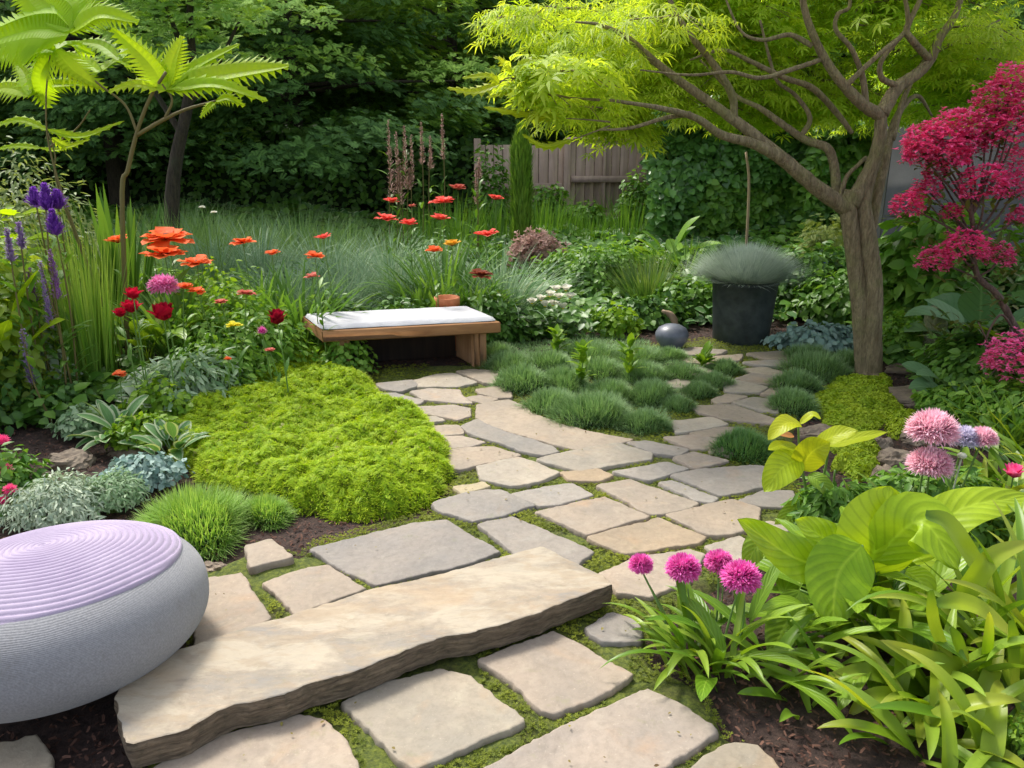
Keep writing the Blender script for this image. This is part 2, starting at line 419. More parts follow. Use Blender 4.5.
def bark_material(name, c1, c2, lich):
    m, t, p, out = nmat(name); tc = t.nodes.new('ShaderNodeTexCoord'); mp = t.nodes.new('ShaderNodeMapping')
    mp.inputs['Scale'].default_value = (1, 1, .22); t.links.new(tc.outputs['Object'], mp.inputs[0])
    a = noise(t, 34, 7, .65, vec=mp.outputs[0], dist=.6); b = noise(t, 5, 5)
    c = mix(t, ramp(t, a, [(.3, 0.), (.7, 1.)]), c1, c2); c = mix(t, ramp(t, b, [(.52, 0.), (.68, .55)]), c, lich)
    f = noise(t, 95, 6, .75, vec=mp.outputs[0]); c = mix(t, ramp(t, f, [(.35, .55), (.55, 0.)]), c, tuple(q*.35 for q in c1)); t.links.new(c, p.inputs['Base Color']); p.inputs['Roughness'].default_value = .9; t.links.new(bump(t, f, .7, .006, bump(t, a, 1., .03)), p.inputs['Normal']); return m
MT['bark'] = bark_material('maple_bark', (.17, .125, .065), (.40, .32, .19), (.26, .27, .09))
MT['darkbark'] = bark_material('dark_bark', (.03, .022, .016), (.08, .06, .04), (.05, .06, .03))
MT['redbark'] = bark_material('shrub_bark', (.10, .06, .045), (.22, .13, .10), (.2, .17, .12))
MT['palebark'] = bark_material('pale_bark', (.22, .24, .12), (.36, .36, .20), (.20, .27, .09))
LM = leafmat
MT['canopy'] = LM('maple_leaf', (.34, .50, .03), (.58, .70, .09), tr=.6, rough=.5, trc=(1.3, 1.2, .5))
MT['canopyd'] = LM('maple_leaf_green', (.30, .50, .03), (.54, .70, .08), tr=.55, rough=.5)
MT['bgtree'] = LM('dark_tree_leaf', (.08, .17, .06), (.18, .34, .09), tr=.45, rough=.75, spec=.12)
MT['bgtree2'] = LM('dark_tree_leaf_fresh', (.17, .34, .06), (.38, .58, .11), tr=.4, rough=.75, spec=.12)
MT['ivy'] = LM('ivy_leaf', (.05, .14, .03), (.14, .31, .06), tr=.25, rough=.35, spec=.5)
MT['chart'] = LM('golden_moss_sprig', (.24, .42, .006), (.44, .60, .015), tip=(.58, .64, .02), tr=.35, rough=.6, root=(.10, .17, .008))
MT['chart2'] = LM('golden_creeper_leaf', (.26, .40, .015), (.48, .58, .04), tr=.35, rough=.55)
MT['fescue'] = LM('fescue_blade', (.07, .20, .06), (.18, .36, .12), tip=(.22, .34, .14), tr=.3, rough=.55)
MT['fescue_b'] = LM('blue_fescue_blade', (.12, .24, .08), (.27, .43, .16), tip=(.36, .50, .26), tr=.3, rough=.55, trc=(1.1, 1.1, .6))
MT['limegrass'] = LM('lime_grass_blade', (.24, .44, .08), (.44, .64, .18), tip=(.36, .50, .16), tr=.4, rough=.5)
MT['grass'] = LM('green_grass_blade', (.06, .16, .025), (.16, .30, .05), tr=.4, rough=.45)
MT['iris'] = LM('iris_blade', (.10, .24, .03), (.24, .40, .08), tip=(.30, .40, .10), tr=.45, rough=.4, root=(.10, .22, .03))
MT['silver'] = LM('silver_leaf', (.30, .40, .28), (.55, .62, .46), tr=.25, rough=.6, trc=(1, 1, .85))
MT['bluegrass'] = LM('silver_green_grass', (.16, .29, .16), (.34, .47, .28), tr=.3, rough=.5, trc=(1, 1, .85))
MT['mid'] = LM('mid_green_leaf', (.07, .19, .022), (.19, .36, .05), tr=.35, rough=.42, spec=.4)
MT['dark'] = LM('deep_green_leaf', (.05, .14, .022), (.14, .28, .045), tr=.25, rough=.4, spec=.4)
MT['lime'] = LM('lime_leaf', (.18, .32, .03), (.36, .46, .06), tr=.45, rough=.4)
MT['varieg'] = LM('white_edged_leaf', (.07, .19, .05), (.14, .28, .09), edge=(.42, .50, .30), tr=.3, rough=.45, vein=.5)
MT['hosta'] = LM('chartreuse_hosta_leaf', (.22, .39, .012), (.42, .56, .02), tr=.45, rough=.38, vein=.8, spec=.4, mottle=.25)
MT['hostad'] = LM('green_hosta_leaf', (.11, .25, .014), (.27, .42, .03), tr=.35, rough=.38, vein=.8, spec=.45)
MT['bluehosta'] = LM('grey_blue_leaf', (.08, .19, .08), (.18, .31, .13), tr=.25, rough=.5, vein=.6)
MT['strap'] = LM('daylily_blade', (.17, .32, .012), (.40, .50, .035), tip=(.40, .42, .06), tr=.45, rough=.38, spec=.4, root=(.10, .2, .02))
MT['strapd'] = LM('green_strap_blade', (.11, .23, .015), (.29, .42, .045), tr=.35, rough=.38, spec=.4)
MT['yellow'] = LM('golden_leaf', (.36, .46, .015), (.54, .58, .03), tr=.45, rough=.4, vein=.6)
MT['fan'] = LM('fan_leaf', (.36, .56, .015), (.52, .70, .03), tr=.6, rough=.5, trc=(1.35, 1.25, .4))
MT['stem'] = LM('green_stem', (.10, .20, .04), (.16, .26, .06), tr=0, rough=.5)
MT['brownstem'] = LM('brown_stem', (.12, .10, .03), (.2, .16, .06), tr=0, rough=.6)
MT['orange'] = petal('orange_petal', (.80, .13, .03), (.88, .22, .06), root=(.6, .1, .02))
MT['redp'] = petal('poppy_red_petal', (.80, .08, .06), (.88, .18, .14))
MT['salmon'] = petal('salmon_petal', (.6, .14, .10), (.65, .2, .15))
MT['crimson'] = petal('crimson_petal', (.45, .005, .03), (.70, .015, .06))
MT['darkred'] = petal('dark_crimson_petal', (.22, .004, .02), (.38, .008, .035))
MT['pink'] = petal('bright_pink_petal', (.85, .22, .50), (.88, .40, .66))
MT['palepink'] = petal('pale_pink_petal', (.92, .55, .66), (.95, .72, .79), root=(.90, .50, .60))
MT['magenta'] = petal('magenta_petal', (.72, .05, .40), (.92, .30, .68), root=(.5, .01, .25))
MT['rosered'] = petal('rose_red_petal', (.90, .09, .32), (.95, .24, .48), root=(.45, .005, .05))
MT['violet'] = petal('violet_petal', (.20, .05, .45), (.38, .14, .65))
MT['palev'] = petal('pale_violet_petal', (.28, .18, .42), (.45, .34, .55))
MT['blue'] = petal('blue_petal', (.12, .20, .55), (.28, .36, .7))
MT['white'] = petal('white_petal', (.78, .80, .66), (.85, .85, .78))
MT['whitev'] = petal('lavender_white_petal', (.62, .60, .78), (.80, .78, .86))
MT['astilbe'] = petal('astilbe_plume', (.42, .26, .22), (.60, .42, .36))
MT['yel'] = petal('yellow_petal', (.75, .65, .02), (.85, .8, .05))
MT['brownp'] = petal('russet_petal', (.22, .05, .025), (.3, .08, .04))
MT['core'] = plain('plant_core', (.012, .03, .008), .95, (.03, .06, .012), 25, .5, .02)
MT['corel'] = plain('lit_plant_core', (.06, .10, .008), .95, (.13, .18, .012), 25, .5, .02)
MT['deadgrass'] = LM('dried_blade', (.3, .22, .11), (.42, .33, .18), tr=.3)

# ------------------------------------------------------------------ tagging
USED = {}
def tag(o, label, cat, group=None, kind=None):
    if label:
        o['label'] = label
        USED.setdefault(label, []).append((o.name, group))
    if cat: o['category'] = cat
    if group: o['group'] = group
    if kind or cat: o['kind'] = kind or 'thing'
    return o
def thing(name, label, cat, loc, group=None):
    o = bpy.data.objects.new(name, None); COL.objects.link(o); o.location = loc; o.empty_display_size = .1
    return tag(o, label, cat, group)
def structure(o): o['kind'] = 'structure'; return o
A3 = lambda *v: np.array(v, float)
U = rng.uniform
MT['grassy'] = LM('feathery_green_sprig', (.12, .24, .02), (.30, .42, .04), tip=(.4, .5, .06), tr=.35)
MT['lime2'] = LM('fresh_lime_leaf', (.14, .30, .02), (.28, .44, .04), tr=.45, rough=.42)
MT['mid2'] = LM('fresh_green_leaf', (.10, .25, .025), (.25, .43, .06), tr=.4, rough=.42)
MT['silvermid'] = LM('soft_silver_green_leaf', (.18, .32, .14), (.40, .52, .32), tr=.3, rough=.55, trc=(1, 1, .8))
MT['midstrap'] = LM('fresh_strap_blade', (.08, .20, .03), (.20, .36, .08), tr=.4, rough=.42)
MT['spiky'] = LM('spiky_blade', (.05, .14, .03), (.14, .26, .06), tip=(.25, .32, .12), tr=.3)
MT['bluegrass2'] = LM('hazy_grass_blade', (.13, .25, .08), (.27, .41, .16), tr=.35, rough=.6, trc=(1.1, 1.1, .6))
MT['colgreen'] = LM('column_foliage', (.12, .25, .03), (.24, .40, .06), tr=.35)
MT['olive'] = LM('olive_grey_leaf', (.16, .22, .08), (.34, .42, .18), tr=.35)
MT['olive2'] = LM('olive_gold_leaf', (.12, .18, .04), (.26, .32, .07), tr=.35)
MT['bluegrey'] = LM('blue_grey_leaf', (.16, .28, .24), (.34, .46, .40), tr=.2, rough=.6, trc=(1, 1, .9))
MT['violet2'] = petal('mauve_petal', (.28, .12, .38), (.42, .22, .5))
MT['yelor'] = petal('yellow_orange_petal', (.75, .35, .02), (.8, .5, .05))
MT['palestem'] = plain('pale_stem', (.45, .5, .35), .6)
MT['silverfine'] = LM('silver_lavender_blade', (.46, .55, .48), (.72, .78, .70), tr=.35, rough=.6, trc=(1, 1, .9))
MT['salmonleaf'] = LM('salmon_leaf', (.5, .2, .08), (.6, .3, .12), tr=.4)

# ================================================================== GROUND
xs = np.concatenate([[-400, -120, -50, -25], np.arange(-14, 14.01, .25), [25, 50, 120, 400]])
ys = np.concatenate([[-300, -80, -20, -6], np.arange(-3, 16.01, .25), [20, 30, 60, 150, 500]])
gx, gy = np.meshgrid(xs, ys, indexing='ij')
g = Geo(); g.grid(np.stack([gx, gy, gz(gx, gy)+np.where((np.abs(gx) < 15) & (gy < 17) & (gy > 6.5), (vn(gx*3, gy*3, 5)-.5)*.05, 0)], -1))
structure(g.build('ground', MT['soil']))

PATH_PX = [(372, 380), (380, 370), (500, 366), (680, 343), (760, 338), (822, 348), (800, 395), (792, 450), (800, 500), (792, 545), (700, 600), (650, 640), (652, 668), (700, 690), (722, 735),
           (752, 760), (790, 900), (330, 900), (140, 780), (180, 690), (190, 640), (194, 575), (236, 562), (262, 548), (300, 560), (312, 548), (430, 516), (452, 490), (446, 440), (400, 420)]
PATH = [G(*p) for p in PATH_PX]
# moss bedding the paving
mx, my = np.meshgrid(np.arange(-1.6, 2.6, .03), np.arange(1.1, 6.9, .03), indexing='ij')
ins = inpoly(PATH, mx, my); dd = dpoly(PATH, mx, my)
mz = np.where(ins, .012+.012*vn(mx*14, my*14, 2)+.01*vn(mx*40, my*40, 3), 0)*np.clip(dd/.04, 0, 1)-np.where(ins, 0, .02)
g = Geo(); g.grid(np.stack([mx, my, mz+.002], -1)); tag(g.build('moss_bed', MT['moss']), 'dark green moss filling the joints between the flagstones', 'moss', kind='stuff')

MT['litter'] = LM('dry_leaf', (.10, .06, .025), (.28, .24, .06), tr=.1, rough=.8)
# ================================================================== PAVING
STONES = []
def stone(px, label, tint=(1, 1, 1), top=.046, thick=.06, rough=.004, name='flagstone', tilt=0.0, mat='stone', group='flagstones of the garden path'):
    P = np.array([list(G(a, b, top))[:2] for a, b in px])
    if label is not None: STONES.append(P)
    c = P.mean(0); Q = []; far = sum(b for a, b in px)/len(px)
    n = len(P)
    for i in range(n):                                   # soften corners, then break up the edges
        a, b, d = P[i-1], P[i], P[(i+1) % n]
        for t in (.0,):
            la = min(.3, .012/max(np.linalg.norm(a-b), .01)); lb = min(.3, .012/max(np.linalg.norm(d-b), .01))
            Q += [b+(a-b)*la, b*.8+(a*la+d*lb+b*(2-la-lb))/2*.2, b+(d-b)*lb]
    E = []
    for i in range(len(Q)):
        a, b = Q[i], Q[(i+1) % len(Q)]; L = np.linalg.norm(b-a); k = max(1, int(L/.014))
        for j in range(k): E.append(a+(b-a)*j/k)
    E = np.array(E); s0 = rng.integers(1000)
    nx = (vn(E[:, 0]*16, E[:, 1]*16, s0)-.5)*1.8+(vn(E[:, 0]*60, E[:, 1]*60, s0+1)-.5)*1.5; ny = (vn(E[:, 0]*16, E[:, 1]*16, s0+2)-.5)*1.8+(vn(E[:, 0]*60, E[:, 1]*60, s0+3)-.5)*1.5
    E = E+np.stack([nx, ny], -1)*rough*1.6
    grow = 0 if thick > .07 else (.013 if far < 470 else .010 if far < 560 else .004)
    area = .5*np.sum(E[:, 0]*np.roll(E[:, 1], -1)-np.roll(E[:, 0], -1)*E[:, 1])
    if area < 0: E = E[::-1]
    T = np.roll(E, -1, 0)-np.roll(E, 1, 0); nrm = unit(np.stack([T[:, 1], -T[:, 0]], -1)); E = E+nrm*grow
    tx, ty = rng.normal(0, 1, 2)*tilt
    def ring(off, z, jit=0):
        q = E+nrm*(off+(vn(E[:, 0]*30, E[:, 1]*30, s0+7+int(z*999))-.5)[:, None]*jit)
        return np.column_stack([q, np.full(len(q), z)+(q[:, 0]-c[0])*tx+(q[:, 1]-c[1])*ty])
    g = Geo(); m = len(E)
    bz = .35 if thick > .07 else .55
    R_ = [ring(-.012*bz, top), ring(-.005*bz, top-.0015*bz), ring(0, top-.006*bz), ring(.003, top-thick*.35, .009), ring(0, top-thick*.65, .010), ring(-.004, top-thick, .008)]
    AR = np.array(R_)[::-1].copy(); AR.shape
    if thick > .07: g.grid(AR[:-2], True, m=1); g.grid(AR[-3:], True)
    else: g.grid(AR, True)
    # top surface: gently uneven inner rings then cap
    from mathutils.geometry import delaunay_2d_cdt
    ip = R_[0][:, :2]; lo = ip.min(0); hi = ip.max(0); st = max(.03, math.sqrt(abs(area))/14)
    qx, qy = np.meshgrid(np.arange(lo[0], hi[0], st), np.arange(lo[1], hi[1], st)); qx = qx.ravel()+U(-.2, .2, qx.size)*st; qy = qy.ravel()+U(-.2, .2, qy.size)*st
    k = inpoly(ip, qx, qy) & (dpoly(ip, qx, qy) > st*.5); pts = [Vector(p) for p in ip]+[Vector((a, b)) for a, b in zip(qx[k], qy[k])]
    vs, _, fs, _, _, _ = delaunay_2d_cdt(pts, [], [list(range(m))], 1, 1e-5)
    vv = np.array([list(v) for v in vs]); dz = np.clip(dpoly(ip, vv[:, 0], vv[:, 1])/.05, 0, 1)
    z = top+((vn(vv[:, 0]*7, vv[:, 1]*7, s0+20)-.5)*.012+(vn(vv[:, 0]*22, vv[:, 1]*22, s0+21)-.5)*.004)*dz*min(1, thick/.06)
    g.add(np.column_stack([vv, z+(vv[:, 0]-c[0])*tx+(vv[:, 1]-c[1])*ty]), [list(f) for f in fs])
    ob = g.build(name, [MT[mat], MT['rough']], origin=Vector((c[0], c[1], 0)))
    j = U(.88, 1.1); ob.color = (tint[0]*j, tint[1]*j, tint[2]*j, 1)
    if label: tag(ob, label, 'paving stone' if name == 'flagstone' else 'stone', group)
    return ob
WARM = (1.06, .98, .90); GREY = (.93, .94, .97); PALE = (1.08, 1.06, 1.01); PINK = (1.03, .97, .93)
S_ = [
 ([(377,383),(412,380),(417,385),(400,391),(383,388)], 'small grey flagstone in the dim corner left below the bench', GREY),
 ([(415,380),(438,374),(452,373),(477,382),(458,386),(434,386),(419,386)], 'thin curved flagstone directly in front of the dark space under the bench', PALE),
 ([(458,371),(473,369),(497,371),(495,383),(485,382)], 'flagstone at the foot of the wooden bench leg', WARM),
 ([(378,393),(395,393),(422,400),(419,403),(385,405),(378,401)], 'grey flagstone touching the far tip of the chartreuse mound', GREY),
 ([(412,391),(430,388),(458,390),(462,397),(472,403),(454,402),(424,399)], 'pinkish flagstone second row out from the bench', PINK),
 ([(477,389),(497,386),(510,390),(510,397),(497,397),(481,393)], 'small flagstone against the blue-green mounds near the bench leg', WARM),
 ([(389,411),(409,407),(454,405),(469,408),(470,415),(458,419),(444,416),(424,413),(393,414)], 'long flat flagstone with rounded right end beyond the chartreuse mound', PINK),
 ([(415,418),(434,416),(444,420),(426,422)], 'tiny sliver flagstone under the long round-ended one', PALE),
 ([(396,419),(411,420),(418,424),(403,426)], 'tiny pale flagstone half under the chartreuse mound', PALE),
 ([(421,426),(458,425),(463,433),(438,435),(426,432)], 'small pale flagstone beside the edge of the chartreuse mound, upper of two', WARM),
 ([(442,437),(462,436),(484,442),(469,446),(448,447)], 'small tapering flagstone beside the edge of the chartreuse mound, lower of two', PINK),
 ([(446,450),(477,447),(493,447),(520,455),(497,460),(460,468),(446,466)], 'four-sided cream flagstone with its left side at the chartreuse mound', WARM),
 ([(464,398),(479,395),(497,399),(487,403)], 'small wedge flagstone above the big cracked flagstone', WARM),
 ([(478,417),(478,405),(493,402),(508,400),(521,405),(536,415),(560,424),(590,432),(632,439),(606,446),(579,449),(556,444),(530,436),(506,430),(490,424)], 'big cracked-edge flagstone curving along the blue-green mounds', WARM),
 ([(463,426),(477,419),(505,432),(530,439),(552,447),(557,451),(543,454),(522,450),(504,443),(485,438),(470,432)], 'long grey wedge flagstone beside the big curving one', GREY),
 ([(538,459),(580,449),(618,443),(651,453),(649,458),(579,470)], 'pale four-sided flagstone with a white spot in mid path', PALE),
 ([(629,442),(645,441),(688,449),(677,455),(655,452)], 'narrow greyish flagstone at the foot of the front blue-green mound', GREY),
 ([(665,437),(696,435),(716,439),(706,448),(692,448)], 'reddish-beige flagstone right of the front blue-green mound', PINK),
 ([(675,457),(694,452),(727,460),(696,468)], 'diamond-shaped pinkish flagstone left of the round fescue mound', PINK),
 ([(673,421),(712,417),(727,423),(706,428),(677,432)], 'pale flagstone right of the second front mound', PALE),
 ([(690,433),(727,427),(742,427),(742,431),(716,436),(704,436)], 'thin strip flagstone behind the round fescue mound', WARM),
 ([(712,443),(724,439),(735,443),(730,455),(710,451)], 'small flagstone pushed under the left of the round fescue mound', WARM),
 ([(614,471),(667,462),(687,468),(649,480)], 'blue-grey lozenge flagstone in mid path', GREY),
 ([(560,472),(599,469),(612,475),(599,480),(571,479)], 'small rust-orange flagstone in a mossy joint', (1.08,.92,.72)),
 ([(691,406),(732,404),(777,420),(770,423),(745,421),(724,418),(700,412)], 'long flagstone in the right path behind the round fescue mound', WARM),
 ([(734,402),(754,397),(777,400),(777,412),(762,410)], 'five-sided flagstone left of the mounds by the maple', PALE),
 ([(713,399),(728,394),(746,396),(732,401),(717,403)], 'small flagstone between the two far right rows', WARM),
 ([(724,382),(738,380),(766,387),(758,392),(726,391)], 'pale flagstone three rows in front of the black pot', PALE),
 ([(762,393),(773,388),(787,388),(785,395)], 'little flagstone tucked against the mounds by the maple', WARM),
 ([(736,378),(754,373),(785,379),(785,384),(754,383)], 'pinkish flagstone two rows in front of the black pot', PINK),
 ([(742,369),(765,367),(785,372),(783,376),(758,373)], 'narrow flagstone one row in front of the far strip', PALE),
 ([(744,362),(769,360),(797,361),(787,366),(762,365)], 'far grey strip flagstone left of the maple mounds', GREY),
 ([(748,353),(777,351),(812,352),(805,358),(769,359)], 'farthest flagstone right of the black pot', WARM),
 ([(680,350),(695,347),(726,350),(716,354),(689,354)], 'farthest flagstone between grey sphere and black pot', PINK),
 ([(681,358),(719,356),(742,354),(738,360),(709,363),(689,362)], 'long flagstone one row below the black pot', WARM),
 ([(688,369),(700,367),(713,370),(705,375),(692,375)], 'white-topped flagstone among the blue-green mounds near the pot', PALE),
 ([(668,381),(680,379),(691,381),(683,387),(670,386)], 'pale flagstone almost hidden among the blue-green mounds', PALE),
 ([(672,475),(701,469),(756,465),(772,467),(768,485),(721,495)], 'large smooth blue-grey flagstone in front of the round fescue mound', GREY),
 ([(660,482),(672,480),(717,498),(709,502),(697,500)], 'narrow grey flagstone split from the large blue-grey one', GREY),
 ([(598,485),(629,479),(697,503),(689,507),(656,514),(648,512)], 'long striped flagstone running diagonally in mid path', WARM),
 ([(667,514),(732,499),(760,508),(756,522),(734,533),(709,534)], 'large beige flagstone behind the magenta flowers', WARM),
 ([(588,537),(658,518),(705,536),(697,542),(666,546),(635,552),(625,552)], 'large tan flagstone just above the leftmost magenta flower', (1.08,.96,.80)),
 ([(537,511),(604,497),(648,516),(587,533)], 'warm beige flagstone in the centre of the path', WARM),
 ([(707,546),(740,536),(757,553),(748,565),(728,560)], 'flagstone half hidden behind the magenta flowers', PALE),
 ([(740,500),(764,491),(792,491),(796,507),(760,505)], 'flagstone at the foot of the golden-leaved plant', GREY),
 ([(750,531),(768,521),(790,523),(778,545)], 'flagstone under the tip of the big chartreuse leaf', PALE),
 ([(600,572),(640,556),(690,549),(704,553),(690,580),(650,596),(618,592)], 'tan flagstone beneath the leftmost magenta flower', WARM),
 ([(585,627),(613,611),(640,621),(640,640),(603,641)], 'round-ended grey flagstone right of the slab end', GREY),
 ([(513,493),(545,487),(573,484),(592,495),(560,503),(541,505)], 'grey flagstone tapering left against the twin-toned pair', GREY),
 ([(432,503),(468,492),(500,489),(533,504),(505,514),(473,520),(440,510)], 'broad grey flagstone at the near corner of the chartreuse mound', GREY),
 ([(477,466),(498,461),(520,457),(558,472),(540,480),(510,485),(483,478)], 'cream five-sided flagstone in mid path', PALE),
 ([(455,487),(483,482),(489,486),(463,493)], 'small yellowish flagstone beside the chartreuse mound', (1.1,1.05,.8)),
 ([(480,524),(513,517),(592,551),(584,558),(560,575),(530,565)], 'blue-grey flagstone behind the right end of the slab', GREY),
 ([(313,548),(345,540),(412,524),(447,521),(462,531),(499,551),(470,562),(374,584),(355,573),(330,560)], 'largest grey flagstone behind the middle of the slab', (.92,.92,.95)),
 ([(262,582),(307,567),(327,565),(366,588),(311,608),(300,618),(285,602)], 'pinkish flagstone behind the left half of the slab', WARM),
 ([(196,579),(241,573),(270,617),(225,645),(196,650)], 'warm flagstone between the pouf and the slab', (1.08,.98,.88)),
 ([(-60,765),(0,742),(37,734),(50,752),(56,800),(-60,830)], 'flagstone corner in front of the pouf', (1.0,.96,.85)),
 ([(120,790),(187,745),(300,714),(327,722),(345,742),(368,790),(300,840),(130,840)], 'ochre-stained flagstone in front of the left half of the slab', WARM),
 ([(342,702),(373,685),(440,669),(470,675),(523,722),(507,729),(477,742),(417,767),(403,762),(362,720)], 'bowed-edge flagstone in front of the middle of the slab', (1.0,.97,.88)),
 ([(478,659),(553,630),(633,674),(593,699),(553,714),(543,710),(513,682)], 'square flagstone in front of the right half of the slab', WARM),
 ([(440,790),(560,729),(647,689),(690,708),(719,730),(650,775),(600,830),(450,840)], 'long pinkish plank-shaped flagstone at the near edge of the path', PINK),
 ([(672,800),(700,758),(734,741),(757,745),(800,790),(790,840),(690,840)], 'rounded pale flagstone at the edge of the dark mulch', (1.0,.96,.85)),
]
for px, lab, tint in S_: stone(px, lab, tint, tilt=.004)
stone([(246,545),(270,540),(290,556),(252,566)], 'small angular stone bordering the mulch beside the lime grass', WARM, top=.058, thick=.07)
# slab
slab_px = [(115,699),(126,742),(133,744),(187,729),(213,712),(230,706),(260,700),(283,694),(313,682),(340,674),(373,664),(407,649),(443,636),(467,634),(500,624),(540,612),(570,599),(587,592),(613,584),(602,576),(553,551),(541,546),(507,555),(440,574),(373,588),(340,600),(300,612),(253,625),(180,648),(125,668)]
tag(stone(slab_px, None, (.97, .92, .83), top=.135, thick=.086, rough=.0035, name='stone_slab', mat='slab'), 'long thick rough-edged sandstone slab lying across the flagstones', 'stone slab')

# moss sprigs in the joints
n = 90000; x, y = sample_poly(PATH, n); dcam = np.hypot(x, y); keep = U(0, 1, n) < np.clip(3.2/dcam, .25, 1)**1.5; x, y = x[keep], y[keep]
inside = np.zeros(len(x), bool)
for P in STONES:
    lo = P.min(0)-.02; hi = P.max(0)+.02; k = np.where((x > lo[0]) & (x < hi[0]) & (y > lo[1]) & (y < hi[1]))[0]
    if len(k): inside[k] |= inpoly(P, x[k], y[k]) | (dpoly(P, x[k], y[k]) < .016)
x, y = x[~inside], y[~inside]; patch = vn(x*6, y*6, 9); k = patch > .33; x, y, patch = x[k], y[k], patch[k]
g = Geo(); nr = np.stack([U(-.4, .4, len(x)), U(-.4, .4, len(x)), np.ones(len(x))], -1)
g.scatter(T_STAR, np.stack([x, y, .026+.016*patch+U(0, .006, len(x))-.006], -1), nr, U(.005, .011, len(x)), rnd=np.clip(patch*1.3-.3+U(-.25, .25, len(x)), 0, 1))
tag(g.build('moss_sprigs', MT['mossleaf']), 'bright moss sprigs growing in the joints of the paving', 'moss', kind='stuff')

# bark mulch chips
n = 70000; x = U(-3.6, 3.6, n); y = 1.1+U(0, 1, n)**1.5*6; k = ~inpoly(PATH, x, y) & (np.abs(x) < y*.75+.5); x, y = x[k], y[k]
g = Geo(); tc = tmpl([(-.16, -.5, 0), (.12, -.42, .02), (.2, .1, .05), (.08, .5, 0), (-.14, .35, .03)], [(0, 1, 2, 3, 4)])
g.scatter(tc, np.stack([x, y, gz(x, y)+U(.002, .022, len(x))], -1), np.stack([U(-.7, .7, len(x)), U(-.7, .7, len(x)), np.ones(len(x))], -1), U(.008, .026, len(x)))
tag(g.build('bark_mulch', MT['chip'], smoothf=False), 'dark brown shredded bark mulch covering the beds', 'mulch', kind='stuff')

# ================================================================== FENCE, WALL
def fence():
    Y = 11.6; b = .25; r = thing('wooden_fence', 'weathered brown board fence with a rail and post behind the bed', 'fence', (1.0, Y, b))
    xl = D(478, 200, Y).x; xm = D(566, 200, Y).x; xr = D(648, 200, Y).x; zt = D(600, 140, Y).z
    m = MT['fence']; g = Geo(); x = xl
    while x < xr-.02:
        w = min(U(.10, .14), xr-x); zz = (zt-.07 if x < xm else zt)+U(-.008, .008)
        g.box((x+w/2, Y+U(-.004, .004), (b+zz)/2), (w-.006, .025, zz-b), bev=.003); x += w
    g.build('board_panel', m, r)
    for z in (D(600, 179, Y).z, b+.25):
        g = Geo(); g.box(((xm+xr)/2, Y-.04, z), (xr-xm-.12, .05, .09), bev=.006); g.build('rail', m, r)
        g = Geo(); g.box(((xl+xm)/2, Y-.04, z-.1), (xm-xl-.12, .05, .09), bev=.006); g.build('rail', m, r)
    g = Geo(); g.box(((xm+xr)/2+.02, Y-.01, zt+.02), (xr-xm+.1, .09, .035), bev=.006); g.build('cap_rail', m, r)
    for i, xx in enumerate((xl, xm, D(603, 190, Y).x, xr)):
        g = Geo(); w = (.10, .10, .05, .13)[i]; g.box((xx, Y-.02-(0 if w > .06 else .02), (b-.1+zt+.02)/2), (w, .1 if w > .06 else .03, zt+.12-b), bev=.008)
        g.build('post', MT['post'] if i == 3 else m, r)
def wood(name, c1, c2, vert=True, sc=16):
    m, t, p, out = nmat(name); tc = t.nodes.new('ShaderNodeTexCoord'); mp = t.nodes.new('ShaderNodeMapping')
    mp.inputs['Scale'].default_value = (1, 1, .08) if vert else (.08, 1, 1); t.links.new(tc.outputs['Object'], mp.inputs[0])
    a = noise(t, sc, 7, .65, vec=mp.outputs[0], dist=.4); b = noise(t, 1.7, 4)
    c = mix(t, ramp(t, a, [(.3, 0.), (.7, 1.)]), c1, c2); c = mix(t, ramp(t, b, [(.4, 0.), (.7, .45)]), c, tuple(q*.5 for q in c1))
    t.links.new(c, p.inputs['Base Color']); p.inputs['Roughness'].default_value = .7; t.links.new(bump(t, a, .4, .004), p.inputs['Normal']); return m
MT['fence'] = wood('fence_wood', (.36, .25, .19), (.58, .42, .33)); MT['post'] = wood('post_wood', (.30, .20, .13), (.42, .30, .20))
fence()
MT['wall'] = plain('grey_render', (.085, .085, .08), .9, (.13, .128, .12), 2.2, .3, .02)
g = Geo(); a = D(880, 200, 9.4); g.box((a.x+2.6, 9.4, .95), (5.2, .22, 1.9), bev=.01)
w_ = g.build('garden_wall', MT['wall'], origin=(a.x+2.6, 9.4, 0)); tag(w_, 'plain grey rendered garden wall behind the pink-red flowering shrub', 'wall')
g = Geo(); g.box((a.x+2.6, 9.4, 1.925), (5.3, .30, .05), bev=.012); g.build('coping', MT['wall'], w_)

